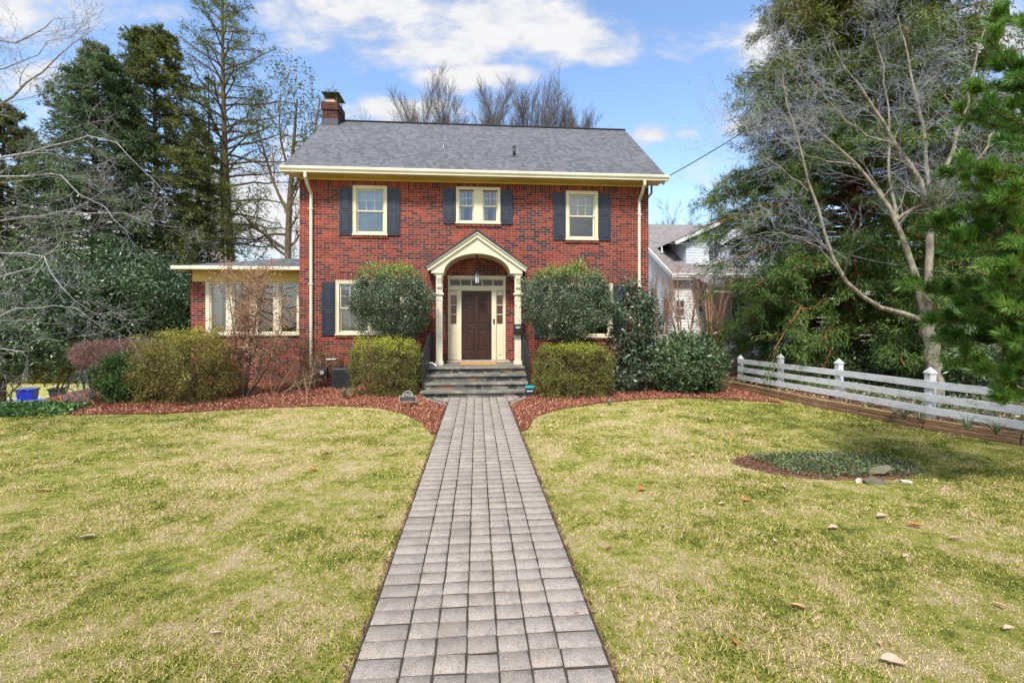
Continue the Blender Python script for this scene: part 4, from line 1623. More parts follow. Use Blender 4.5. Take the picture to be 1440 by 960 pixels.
# hanging lantern
lx, lyv = W(671, 392, 12.75).x, 12.75
lzt, lzb = fz_(671, 377, lyv), fz_(671, 400, lyv)
lt = thing('hanging_lantern', 'black and frosted glass lantern hanging under the portico arch above the front door', 'lantern', (lx, lyv, lzb))
vtop = spz + atop
k = MB()
k.tube([(lx, lyv, lzt), (lx, lyv, vtop - .01)], .007, 6)
k.lathe([(.05, 0), (.05, .02)], (lx, lyv, vtop - .025), 12)
k.build('chain_rod', M['black'], lt)
k = MB()
k.lathe([(.10, 0), (.125, .015), (.10, .03), (.055, .10), (.03, .125), (.03, .15), (.012, .17)], (lx, lyv, lzt - .17), 12)
k.build('lantern_roof', M['black'], lt)
k = MB()
k.lathe([(.052, 0), (.062, (lzt - .171) - (lzb + .045))], (lx, lyv, lzb + .045), 6)
k.build('lantern_glass', M['palelight'], lt)
k = MB()
k.lathe([(.10, 0), (.12, .015), (.10, .03), (.065, .044)], (lx, lyv, lzb), 12)
for q in range(6):
    a_ = 2 * math.pi * (q + .5) / 6
    k.obox((lx + .062 * math.cos(a_), lyv + .062 * math.sin(a_), lzb + .04), (lx + .078 * math.cos(a_), lyv + .078 * math.sin(a_), lzt - .165), .014, .014)
k.build('lantern_cage', M['black'], lt)

# mailbox on the right column
mbx = W(728, 452, 12.4).x
mz0, mz1 = W(728, 471, 12.35).z, W(728, 456, 12.35).z
my = 12.52 - .088 - .003
mb_ = thing('mailbox', 'black mailbox with silver oval badge mounted on the right portico column', 'mailbox', (mbx, my, mz0))
k = MB()
pr_ = [(my, mz0), (my - .10, mz0), (my - .115, mz0 + .16), (my - .10, mz1 - .06), (my - .0, mz1 - .002)]
k.prism(pr_, mbx - .125, mbx + .125, 'x')
k.build('box', M['black'], mb_, bevel=.008)
k = MB()
k.prism([(my - .001, mz1 + .012), (my - .12, mz1 - .055), (my - .128, mz1 - .115), (my - .1205, mz1 - .115), (my - .108, mz1 - .06), (my, mz1)], mbx - .135, mbx + .135, 'x')
k.build('lid', M['black'], mb_, bevel=.004)
k = MB()
zc_ = mz1 - .085
ov = [(mbx + .07 * math.cos(a_), zc_ + .026 * math.sin(a_)) for a_ in np.linspace(0, 2 * math.pi, 20, endpoint=False)]
k.prism(ov, my - .134, my - .129, 'y')
k.build('badge', M['silver'], mb_)

# doormat, hose end, round wall light
dm = MB()
dm.box(fx_(647, 12.6), fx_(698, 12.6), 12.40, 12.92, .6535, .668)
dm.build('mat', M['doormat'], None)
o = bpy.data.objects['mat']
o.name = 'doormat'
tag(o, 'golden brown coir doormat lying on the stone landing before the front door', 'doormat')
k = MB()
hx_ = SX0 + .10
k.tube([(hx_ - .12, 12.0, .655), (hx_ - .14, 11.98, .72), (hx_ - .08, 11.97, .76), (hx_ + .02, 11.96, .75), (hx_ + .10, 11.95, .70), (hx_ + .14, 11.93, .675)], [.022, .024, .026, .026, .030, .026], 8)
o = k.build('white_hose_end', M['white'], None, smooth=True)
tag(o, 'short curved white pipe lying at the left corner of the stone landing', 'pipe')
wlx, wlz = W(738, 421, YF - .05).x, W(738, 421, YF - .05).z
t_ = thing('wall_light', 'small round white wall light on the brick between the right column and the round bush', 'light', (wlx, YF - .04, wlz))
MB().tube([(wlx, YF - .002, wlz), (wlx, YF - .03, wlz)], .05, 16).build('back_plate', M['white'], t_)
MB().sphere((wlx, YF - .055, wlz), .06, 14, (1, .7, 1)).build('globe', M['palelight'], t_, smooth=True)

# house number plaque on two stakes
sgc = Gd(577, 573)
sy = sgc.y
wq, hq = .19, .0
s0, s1 = P(562, 565, sy / ray(577)[1]), P(587, 549, sy / ray(577)[1])
xl_, xr_ = W(561.5, 565, sy).x, W(585.5, 565, sy).x
zb_, zs_, zt_ = W(573, 564.5, sy).z, W(573, 556.5, sy).z, W(573, 549, sy).z
t_ = thing('house_number_sign', 'small bronze arched plaque numbered 2908 on two stakes in the mulch left of the path', 'sign', ((xl_ + xr_) / 2, sy, 0))
xm_ = (xl_ + xr_) / 2
hw_ = (xr_ - xl_) / 2


def arch_outline(sh):
    rr_ = hw_ * .62 - sh
    return [(xl_ + sh, zb_ + sh), (xr_ - sh, zb_ + sh), (xr_ - sh, zs_ - sh)] + [
        (xm_ + rr_ * math.cos(a_), zs_ - sh + (zt_ - zs_) * math.sin(a_)) for a_ in np.linspace(0.0, math.pi, 15)] + [(xl_ + sh, zs_ - sh)]


MB().prism(arch_outline(0), sy - .008, sy + .008, 'y').build('rim', M['silver'], t_)
MB().prism(arch_outline(.012), sy - .0115, sy - .0085, 'y').build('plaque', M['bronze'], t_)
text('2908', .115, (xm_, sy - .0125, zs_ + .015), M['silver'], 'number', t_)
text('—  —', .05, (xm_, sy - .0125, zb_ + .045), M['silver'], 'second_line', t_)
for x_ in (xl_ + .05, xr_ - .05):
    MB().box(x_ - .006, x_ + .006, sy - .003, sy + .006, .0, zb_ - .001).build('stake', M['black'], t_)

# alarm sign by the steps
sc_ = Gd(745, 559)
sy = 10.85
t_ = thing('alarm_sign', 'small teal and black alarm sign staked at the foot of the right handrail', 'sign', (W(745, 452, sy).x, sy, 0))
xm_ = W(745, 452, sy).x
z0_, z1_ = W(745, 557, sy).z, W(745, 541, sy).z
hw_ = .115
oc = [(xm_ - hw_ * .45, z0_), (xm_ + hw_ * .45, z0_), (xm_ + hw_ * .9, z0_ + .07), (xm_ + hw_, z0_ + .14), (xm_ + hw_ * .95, z1_), (xm_ - hw_ * .95, z1_), (xm_ - hw_, z0_ + .14), (xm_ - hw_ * .9, z0_ + .07)]
MB().prism(oc, sy - .004, sy + .006, 'y').build('sign_board', M['signdark'], t_)
MB().box(xm_ - hw_ * .93, xm_ + hw_ * .93, sy - .0075, sy - .0045, z1_ - .075, z1_ - .012).build('teal_band', M['teal'], t_)
MB().box(xm_ - hw_ * .62, xm_ + hw_ * .62, sy - .0065, sy - .0045, z0_ + .115, z0_ + .137).build('white_lettering_band', M['white'], t_)
MB().box(xm_ - .006, xm_ + .006, sy + .0065, sy + .014, 0, z1_ - .02).build('stake', M['black'], t_)

# gas meter and its regulator, and the black box beside it
gx_ = W(455, 452, 12.75).x
gy_ = 12.75
t_ = thing('gas_meter', 'grey gas meter with pipes standing against the brick beside the left downspout', 'gas meter', (gx_, gy_, 0))
k = MB()
k.box(gx_ - .12, gx_ + .12, gy_ - .09, gy_ + .09, .30, .62)
k.tube([(gx_ - .0, gy_ - .09, .46), (gx_, gy_ - .14, .46)], .085, 14)
k.build('meter_body', M['darkgrey'], t_, bevel=.02)
k = MB()
k.tube([(gx_ - .08, gy_, .62), (gx_ - .08, gy_, .76), (gx_ - .24, gy_, .78), (gx_ - .24, gy_, .02)], .02, 8)
k.tube([(gx_ + .08, gy_, .62), (gx_ + .08, gy_, .80), (gx_ + .32, gy_, .80), (gx_ + .32, YF, .80)], .02, 8)
k.build('pipe', M['metal'], t_)
k = MB()
k.lathe([(.03, 0), (.10, .02), (.10, .04), (.05, .06), (.04, .10)], (gx_ - .24, gy_, .50), 14)
k.build('regulator', M['metal'], t_)
k = MB()
k.tube([(gx_, gy_ - .1405, .46), (gx_, gy_ - .146, .46)], .055, 14)
k.build('dial', M['white'], t_)
bx0, bx1 = W(470, 452, 12.7).x, W(495, 452, 12.7).x
t_ = thing('air_conditioner_unit', 'low black slatted cooling unit between the gas meter and the left box hedge', 'cooling unit', ((bx0 + bx1) / 2, 12.75, 0))
k = MB()
k.box(bx0, bx1, 12.5, 12.98, .05, .58)
k.build('casing', M['darkgrey'], t_, bevel=.02)
k = MB()
for q in range(9):
    z_ = .11 + q * .048
    k.box(bx0 + .03, bx1 - .03, 12.488, 12.4995, z_, z_ + .022)
k.build('slat_grille', M['black'], t_)
MB().lathe([(.18, 0), (.18, .015)], ((bx0 + bx1) / 2, 12.74, .5805), 20).build('fan_guard', M['black'], t_)
for x_ in (bx0 + .05, bx1 - .05):
    MB().box(x_ - .03, x_ + .03, 12.52, 12.96, .012, .0495).build('foot', M['concrete'], t_)


# ------------------------------------------------------------------ bins by the street
def wheelie(cx_, cy_, z_, hgt, wid, mat, label, lying=False, cat='bin', rz=0.0, small=False, group=None):
    t = thing('wheeled_bin' if not small else 'recycling_crate', label, cat, (cx_, cy_, z_), group)
    k = MB()
    w0, w1 = wid * .38, wid * .5
    vs_ = [(-w0, -w0, .06), (w0, -w0, .06), (w0, w0, .06), (-w0, w0, .06), (-w1, -w1, hgt), (w1, -w1, hgt), (w1, w1, hgt), (-w1, w1, hgt)]
    k.add(vs_, [(0, 3, 2, 1), (4, 5, 6, 7), (0, 1, 5, 4), (1, 2, 6, 5), (2, 3, 7, 6), (3, 0, 4, 7)])
    body = k
    lid = MB().box(-w1 - .03, w1 + .03, -w1 - .05, w1 + .02, hgt + .002, hgt + .06)
    rim = MB()
    frame_ = [(-w1 - .02, w1 + .02, -w1 - .02, -w1), (-w1 - .02, w1 + .02, w1, w1 + .02), (-w1 - .02, -w1, -w1, w1), (w1, w1 + .02, -w1, w1)]
    for f_ in frame_:
        rim.box(*f_, hgt - .05, hgt - .002)
    parts = [('bin_body', body, mat), ('lid', lid, mat), ('rim', rim, mat)]
    if not small:
        for s_ in (-1, 1):
            parts.append(('wheel', MB().tube([(s_ * w0 - .03, w0 + .04, .11), (s_ * w0 + .03, w0 + .04, .11)], .11, 14), M['black']))
        parts.append(('handle', MB().tube([(-w0, w1 + .02, hgt - .04), (-w0, w1 + .09, hgt), (w0, w1 + .09, hgt), (w0, w1 + .02, hgt - .04)], .014, 8), mat))
    mt_ = Matrix.Rotation(rz, 4, 'Z')
    if lying:
        mt_ = Matrix.Translation((0, 0, w1 + .02)) @ Matrix.Rotation(rz, 4, 'Z') @ Matrix.Rotation(R(90), 4, 'Y')
    base = Matrix.Translation((cx_, cy_, z_))
    for nm, kk, mm in parts:
        kk.v = [tuple((base @ mt_ @ Vector(v))) for v in kk.v]
        kk.build(nm, mm, t, bevel=.01)
    return t


b1 = P(39, 570, 25.6)
wheelie(b1.x, b1.y, -2.98, .98, .72, M['bluebin'], 'tall royal blue wheeled recycling bin standing at the far street on the left', rz=R(20), cat='wheeled bin')
b2 = P(49.5, 570, 24.9)
wheelie(b2.x, b2.y, -2.98, .46, .62, M['bluebin2'], 'low bright blue recycling crate right in front of the tall blue bin', small=True, rz=R(30), cat='crate')
b3 = P(88, 567, 25.8)
wheelie(b3.x - .5, b3.y, -2.98, 1.0, .55, M['darkgrey'], 'black wheeled bin lying on its side by the far street, nearest the twiggy hedge', lying=True, rz=R(-15), cat='wheeled bin')
b4 = P(80, 560, 28.5)
wheelie(b4.x, b4.y, -2.98, .6, .6, M['darkgrey'], 'dark grey lidded crate standing behind the fallen black bin', small=True, rz=R(10), cat='crate')
pm_ = P(118, 545, 29)
t_ = thing('roadside_mailbox', 'pale grey roadside mailbox on a post, seen behind the twiggy red brown hedge', 'mailbox', (pm_.x, pm_.y, -3))
MB().box(pm_.x - .05, pm_.x + .05, pm_.y - .05, pm_.y + .05, -3, -1.95).build('post', M['darkgrey'], t_)
k = MB()
k.prism([(pm_.x - .16, -1.948)] + [(pm_.x + .16 * math.cos(a_), -1.72 + .14 * math.sin(a_)) for a_ in np.linspace(math.pi, 0, 9)] + [(pm_.x + .16, -1.948)], pm_.y - .3, pm_.y + .3, 'y')
k.build('box', M['white'], t_)

# ------------------------------------------------------------------ neighbour's house
NX, NY = 8.89, 20.0
nb = thing('neighbour_house', "neighbour's pale clapboard house with grey brown roof and dormer, behind the dark cryptomeria", 'house', (NX, NY, 0))


def clap(mb, x0, x1, y0, y1, z0, z1, ztop0=None, step=.13):
    """lapped boards along a wall from (x0,y0) to (x1,y1); the top may slope (ztop at the two ends)"""
    d_ = Vector((x1 - x0, y1 - y0, 0))
    n = Vector((d_.y, -d_.x, 0)).normalized() * .018
    za, zb = (z1, z1) if ztop0 is None else ztop0
    zz = z0
    while zz < max(za, zb):
        zt_ = zz + step
        # clip along the length under the sloping top
        fa, fb = 0.0, 1.0
        if ztop0 is not None and za != zb:
            f = (zt_ - za) / (zb - za)
            if zb < za:
                fb = min(1.0, max(0.0, f))
            else:
                fa = min(1.0, max(0.0, f))
        if fb - fa > .01:
            p0, p1 = Vector((x0, y0, 0)) + d_ * fa, Vector((x0, y0, 0)) + d_ * fb
            mb.quad((p0.x + n.x, p0.y + n.y, zz), (p1.x + n.x, p1.y + n.y, zz), (p1.x, p1.y, zt_), (p0.x, p0.y, zt_))
            mb.quad((p0.x, p0.y, zz), (p1.x, p1.y, zz), (p1.x + n.x, p1.y + n.y, zz), (p0.x + n.x, p0.y + n.y, zz))
        zz += step


ns = .56
k = MB()
clap(k, NX, 19.0, NY, NY, 0, 3.9)
k.build('front_wall', M['sidingwhite'], nb)
k = MB()
yr = 26.4
clap(k, NX, NX, yr, NY, 0, 3.9, ztop0=(3.9 + (yr - NY) * ns, 3.9))
k.build('side_wall', M['siding'], nb)
k = MB()
k.obox((NX - .12, NY - .25, 3.93 - .25 * ns + .02), (NX - .12, yr, 3.93 + (yr - NY) * ns + .02), .07, .17)
k.box(NX - .05, NX + .08, NY - .025, NY + .09, 0, 3.88)
k.box(NX - .2, 19.2, NY - .33, NY - .26, 3.70, 3.86)
k.build('white_trim', M['white'], nb)
k = MB()
zt0 = 3.98 - .33 * ns
xl0 = 5.4
yt = 26.6
k.quad((NX - .16, NY - .33, zt0), (19.2, NY - .33, zt0), (19.2, yt, 3.98 + (yt - NY) * ns), (NX - .16, yt, 3.98 + (yt - NY) * ns))
k.quad((19.2, NY - .33, zt0), (NX - .16, NY - .33, zt0), (NX - .16, NY - .33, zt0 - .06), (19.2, NY - .33, zt0 - .06))
y2 = 23.6
k.quad((xl0, y2, 3.98 + (y2 - NY) * ns), (NX - .17, y2, 3.98 + (y2 - NY) * ns), (NX - .17, yt, 3.98 + (yt - NY) * ns), (xl0, yt, 3.98 + (yt - NY) * ns))
k.quad((19.2, yt, 3.98 + (yt - NY) * ns), (19.2, 33, 4.0), (xl0, 33, 4.0), (xl0, yt, 3.98 + (yt - NY) * ns))
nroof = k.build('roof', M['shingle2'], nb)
k = MB()
clap(k, xl0 + .3, NX - .01, y2 + .4, y2 + .4, 0, 5.9)
k.build('rear_wing_wall', M['siding'], nb)
vpn = W(931, 350, 22.3)
k = MB()
k.tube([(vpn.x, 22.3, 5.1), (vpn.x, 22.3, 5.62)], .05, 8)
k.box(vpn.x - .12, vpn.x + .12, 22.2, 22.4, 5.28, 5.31)
k.build('vent_pipe', M['white'], nroof)
# gabled dormer
DY = 21.1
pA = W(946, 343, DY)
pB = W(1008, 315, DY)
dsl = (pB.z - pA.z) / (pB.x - pA.x)
dxm = pA.x + 2.9
dzm = pA.z + 2.9 * dsl
zb0 = W(1000, 371, DY).z
dor = MB()
x0d, x1d = pA.x + .65, dxm + (dxm - pA.x) - .65
stp_ = .13
zz = zb0
while zz < dzm - .05:
    xa_ = max(x0d, pA.x + .1 + max(0, (zz + stp_ - pA.z + .08)) / dsl)
    xb_ = 2 * dxm - xa_
    if xb_ > xa_ + .02:
        dor.quad((xa_, DY - .018, zz), (xb_, DY - .018, zz), (xb_, DY, zz + stp_), (xa_, DY, zz + stp_))
        dor.quad((xa_, DY, zz), (xb_, DY, zz), (xb_, DY - .018, zz), (xa_, DY - .018, zz))
    zz += stp_
dor.quad((x0d, DY, zb0), (x0d, DY, pA.z + (x0d - pA.x) * dsl), (x0d, 24.5, pA.z + (x0d - pA.x) * dsl), (x0d, 24.5, zb0))
dormer = dor.build('dormer', M['siding'], nb)
k = MB()
k.obox((pA.x, DY - .28, pA.z), (dxm, DY - .28, dzm), .06, .17)
k.obox((2 * dxm - pA.x, DY - .28, pA.z), (dxm + .002, DY - .28, dzm + .002), .06, .17)
k.box(pA.x + 1.1, 2 * dxm - pA.x - .6, DY - .35, DY - .02, zb0 - .10, zb0 - .003)
k.build('dormer_trim', M['white'], dormer)
k = MB()
for s_ in (-1, 1):
    xe_ = dxm + s_ * (dxm - pA.x + .05)
    k.quad(*[(xe_, DY - .33, pA.z + .09), (dxm, DY - .33, dzm + .11), (dxm, 25.6, dzm + .11), (xe_, 25.6, pA.z + .09)][::s_])
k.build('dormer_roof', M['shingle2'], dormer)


def plain_window(parent, x0, x1, z0, z1, Y, mull=True):
    k = MB()
    frame(k, x0, x1, z0, z1, .09, Y - .05, Y + .02)
    if mull:
        k.box(x0 + .09, x1 - .09, Y - .035, Y + .015, (z0 + z1) / 2 - .02, (z0 + z1) / 2 + .02)
        k.box((x0 + x1) / 2 - .015, (x0 + x1) / 2 + .015, Y - .034, Y + .014, z0 + .09, z1 - .09)
    w_ = k.build('window', M['white'], parent)
    MB().quad((x0 + .05, Y - .021, z0 + .05), (x1 - .05, Y - .021, z0 + .05), (x1 - .05, Y - .021, z1 - .05), (x0 + .05, Y - .021, z1 - .05)).build(
        'pane', M['darkpane'], w_) if parent.parent is None else None
    return w_


m_, g_, ge_ = newmat('dark reflecting window pane')
finish(g_, (.06, .07, .08), .04, .8)
M['darkpane'] = m_
wa = W(994, 370, DY - .03)
wb = W(1012, 328, DY - .03)
plain_window(nb, wa.x, wb.x, wa.z, wb.z, DY - .02)
for (p0, p1, q0, q1) in ((942, 948.5, 420, 446), (974, 981, 417, 441), (1020, 1035, 415, 450)):
    wa, wb = W(p0 + 6, q1, NY - .03), W(p1 + 8, q0, NY - .03)
    plain_window(nb, wa.x, wb.x + .25, wa.z, wb.z, NY - .02)
# side windows are modelled on the side wall
k = MB()
ya_, yb2 = 21.6, 22.3
for (a_, b_) in ((22.0, 22.7), (20.6, 21.0)):
    k.box(NX - .06, NX - .02, a_, b_, W(918, 448, 22).z, W(918, 422, 22).z)
    k.box(NX - .075, NX - .0605, a_ + .08, b_ - .08, W(918, 446, 22).z, W(918, 424, 22).z)
k.build('side_window', M['darkpane'], nb)
# side porch
pz = W(985, 400, 18.6).z
k = MB()
k.quad((9.6, 18.3, pz), (14.5, 18.3, pz), (14.5, 19.95, pz + .55), (9.6, 19.95, pz + .55))
k.box(9.6, 14.5, 18.3, 18.36, pz - .14, pz - .002)
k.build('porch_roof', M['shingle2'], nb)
k = MB()
k.box(9.62, 14.45, 18.40, 18.50, pz - .34, pz - .145)
k.build('porch_beam', M['white'], nb)
for x_ in (9.75, 10.15, 12.2, 14.2):
    MB().box(x_ - (.15 if x_ < 10 else .07), x_ + (.15 if x_ < 10 else .07), 18.36, 18.56, 0, pz - .345).build('porch_post', M['porchwood'] if x_ < 11 else M['white'], nb)
MB().box(9.5, 14.6, 18.2, 19.95, 0, .42).build('porch_floor', M['concrete'], nb)
slab = sheet('path', [(5.3, 13.6), (8.6, 13.2), (8.8, 18), (5.4, 18)], .008, M['concrete'])
k = MB()
k.box(6.7, 7.6, 12.2, 12.8, 0, .10)
o = k.build('stepping_slab', M['concrete'], None, bevel=.02)
tag(o, 'flat pale stone slab set in the mulch at the end of the timber edging', 'slab')

# ------------------------------------------------------------------ timber edging and white rail fence
tl_ = [(6.75, 12.45), (7.0, 12.0), (7.12, 10.9), (7.2, 9.6), (7.42, 8.3), (7.60, 7.2), (8.05, 6.15), (8.5, 5.0), (9.1, 3.4)]
te = thing('timber_edging', 'low mossy red brown timber edging curving along the lawn below the white fence', 'edging', (7.3, 9, 0))
rngt = random.Random(3)
for lvl in range(2):
    cum = [0]
    for i in range(len(tl_) - 1):
        a_, b_ = Vector((*tl_[i], 0)), Vector((*tl_[i + 1], 0))
        off = Vector((.02, 0, 0)) * lvl
        d_ = (b_ - a_)
        nseg = 1 if d_.length < 1.3 else 2
        for q in range(nseg):
            k = MB()
            p0 = a_ + d_ * (q / nseg) + d_.normalized() * .006 + off
            p1 = a_ + d_ * ((q + 1) / nseg) - d_.normalized() * .006 + off
            zc2 = .045 + lvl * .092 + rngt.uniform(-.003, .003)
            k.obox((p0.x, p0.y, zc2), (p1.x, p1.y, zc2), .13, .088)
            k.build('timber', M['timber'], te, bevel=.012)
bedR = [(x + .05, y) for x, y in tl_] + [(24, 3.4), (24, 19.9), (14.6, 19.9), (9.4, 18.1), (7.2, 14.0)]
gb = sheet('garden_bed', bedR, .165, M['soil'])

fpost = [(7.25, 12.05), (7.45, 10.67), (7.69, 9.14), (7.84, 7.32), (8.2, 5.6), (8.75, 3.9)]
fen = thing('rail_fence', 'weathered white three-rail fence with pointed posts above the timber edging', 'fence', (7.7, 8, .165))
FZ = [.30, .52, .745]
for i, (x, y) in enumerate(fpost):
    k = MB()
    hh_ = .055 if i else .05
    top = .93 if i else .80
    k.box(x - hh_, x + hh_, y - hh_, y + hh_, .167, top)
    k.lathe([(hh_ + .012, 0), (hh_ + .012, .02), (.002, .115)], (x, y, top + .001), 4, sq=True)
    k.build('fence_post', M['fence'], fen, bevel=.004)
for i in range(len(fpost) - 1):
    a_, b_ = fpost[i], fpost[i + 1]
    for z_ in FZ:
        k = MB()
        o1 = -.072
        d_ = Vector((b_[0] - a_[0], b_[1] - a_[1], 0)).normalized()
        k.obox((a_[0] + o1, a_[1] + .0, z_), (b_[0] + o1, b_[1] + .004, z_), .028, .125)
        k.build('rail', M['fence'], fen, bevel=.003)

# stones and pebbles at the soil patch
def rock(c, r, sc_, seed, name='field_stone', mat='rock'):
    rg = np.random.default_rng(seed)
    k = MB().sphere((0, 0, 0), 1, 22)
    v = np.array(k.v)
    dirs = unit(rg.normal(size=(14, 3)))
    lim = .45 + .4 * rg.random(14)
    for d_, l in zip(dirs, lim):
        s_ = v @ d_
        v -= np.clip(s_ - l, 0, None)[:, None] * d_
    v *= (1 + .05 * np.sin(v[:, :1] * 9 + seed) * np.sin(v[:, 1:2] * 11 + 2 * seed) + .03 * np.sin(v[:, 2:3] * 23))
    v *= np.array(sc_) * r * 1.35
    tq = .22 * (1 if seed % 2 else -1.4)
    v = v @ np.array([[math.cos(tq), 0, -math.sin(tq)], [0, 1, 0], [math.sin(tq), 0, math.cos(tq)]])
    v += np.array(c) + np.array([0, 0, .35 * r * sc_[2]])
    k.v = [tuple(q) for q in v]
    return k.build(name, M[mat], None, smooth=False, bevel=.003)


q = Gd(1230, 679)
tag(rock((q.x, q.y, 0), .14, (1.1, .6, .34), 1), 'flat mossy grey stone, front one of the pair by the planted oval', 'stone')
q = Gd(1243, 672)
tag(rock((q.x, q.y + .08, .05), .12, (1.0, .6, .45), 2), 'tilted mossy stone leaning behind the flat grey one at the planted oval', 'stone')
q = Gd(1274, 679)
tag(rock((q.x, q.y, 0), .055, (1.2, .8, .6), 3, 'pebble', 'paleRock'), 'small pale pebble right of the two mossy stones', 'stone')
q = Gd(1208, 678)
tag(rock((q.x, q.y, 0), .05, (1, .8, .8), 4, 'pebble', 'paleRock'), 'small pale pebble left of the two mossy stones', 'stone')

# overhead wires
def wire(name, a_, b_, sag, r, mat, label):
    a_, b_ = Vector(a_), Vector(b_)
    pts_ = [a_.lerp(b_, t) - Vector((0, 0, sag * 4 * t * (1 - t))) for t in np.linspace(0, 1, 24)]
    o_ = MB().tube(pts_, r, 5).build(name, mat, None)
    tag(o_, label, 'cable')


wire('overhead_cable', (HX1 + .23, YF + .35, 6.0), P(1345, -30, 9.0), .25, .014, M['wire'], 'black overhead cable running from the brick house corner up over the bare tree')
wire('overhead_cable', W(905, 338, 19.5), P(1480, 250, 12.0), .8, .012, M['wirelight'], 'thin grey overhead cable crossing in front of the neighbour roof and dormer')
wire('overhead_cable', P(1120, 335, 12.0), P(1330, 382, 9.3), .12, .008, M['wirelight'], 'thin pale cable crossing behind the leaning limb of the bare tree')


# ------------------------------------------------------------------ plants
def gzf(x):
    return float(gz(np.float64(x)))


def bush(name, label, cat, c, r, n, leaf, mat, p=2.2, nclump=160, cr=.12, bark='bark_brown', stems=7, group=None, seed=1, amp=.06, low=.03, fold=.2, inner=.35, stemr=.02, updir=.3, gap=0.0, foliage_name='foliage', basez=0.0):
    """c: centre, r: radii, leaf: (length, width)"""
    rg = np.random.default_rng(seed)
    c = np.array(c, float)
    r = np.array(r, float)
    t = thing(name, label, cat, (c[0], c[1], basez), group)

    def surf(k, f0, f1):
        d_ = unit(rg.normal(size=(k, 3)))
        q = (np.abs(d_) ** p).sum(1) ** (-1 / p)
        bump = 1 + amp * (np.sin(d_[:, 0] * 7 + seed) + np.sin(d_[:, 1] * 6 + 2 * seed) + np.sin(d_[:, 2] * 8 + 3 * seed) + np.sin((d_[:, 0] + d_[:, 2]) * 13))
        return c + d_ * (q * bump * (f0 + (f1 - f0) * rg.random(k)))[:, None] * r, unit(d_ / r)
    C1, N1 = surf(nclump, .86, 1.0)
    if gap:
        keep = rg.random(len(C1)) > gap
        C1, N1 = C1[keep], N1[keep]
    C2, N2 = surf(int(nclump * inner), .5, .85)
    CC, NN = np.concatenate([C1, C2]), np.concatenate([N1, N2])
    idx = rg.integers(0, len(CC), n)
    pts = CC[idx] + rg.normal(size=(n, 3)) * cr * (.5 + .5 * rg.random((n, 1)))
    ok = pts[:, 2] > basez + low
    pts, idx = pts[ok], idx[ok]
    m = len(pts)
    out = unit(NN[idx] + .25 * (pts - CC[idx]) / cr)
    nr = unit(out + .75 * rg.normal(size=(m, 3)))
    D = unit(rg.normal(size=(m, 3)) + out * .5 + np.array([0, 0, updir]))
    V, F = leaves(rg, pts, D, leaf[0], leaf[1], nr, fold)
    link(foliage_name, np_mesh(foliage_name, V, F), M[mat], t)
    # stems
    top = c + (rg.random((stems, 3)) - .5) * r * np.array([1.3, 1.3, .6])
    bs = np.array([c[0], c[1], basez]) + (rg.random((stems, 3)) - .5) * r * np.array([.45, .45, 0])
    K = 6
    s_ = np.linspace(0, 1, K)[None, :, None]
    PT = bs[:, None] * (1 - s_) + top[:, None] * s_ + rg.normal(size=(stems, K, 3)) * .03 * np.minimum(s_ * 4, 1)
    PT[:, 0, 2] -= .03
    RD = np.full((stems, 1), stemr) * np.linspace(1, .5, K)[None]
    A_, RA, _ = spawn(rg, PT, RD, 9, .25, 1, .45 * float(r.mean()), .8, .5, 4, .1, .15)
    B_, RB, _ = spawn(rg, A_, RA, 5, .3, 1, .25 * float(r.mean()), .8, .6, 3, .05, .2, rmin=.002)
    V, F = join([tubes(PT, RD, 5), tubes(A_, RA, 3), tubes(B_, RB, 3)])
    link('trunk', np_mesh('trunk', V, F), M[bark], t)
    return t


def guides(lst, K=10, jit=0.0, seed=0):
    rg = np.random.default_rng(seed)
    """[[(px,py,t,r),...],...] -> arrays of K points"""
    PTs, RDs = [], []
    for gl in lst:
        q = [(*P(a_[0], a_[1], a_[2]), a_[3]) for a_ in gl]
        a_, b_ = poly(q, K)
        if jit:
            a_[0, 2:-1] += rg.normal(size=(K - 3, 3)) * jit
        PTs.append(a_)
        RDs.append(b_)
    return np.concatenate(PTs), np.concatenate(RDs)


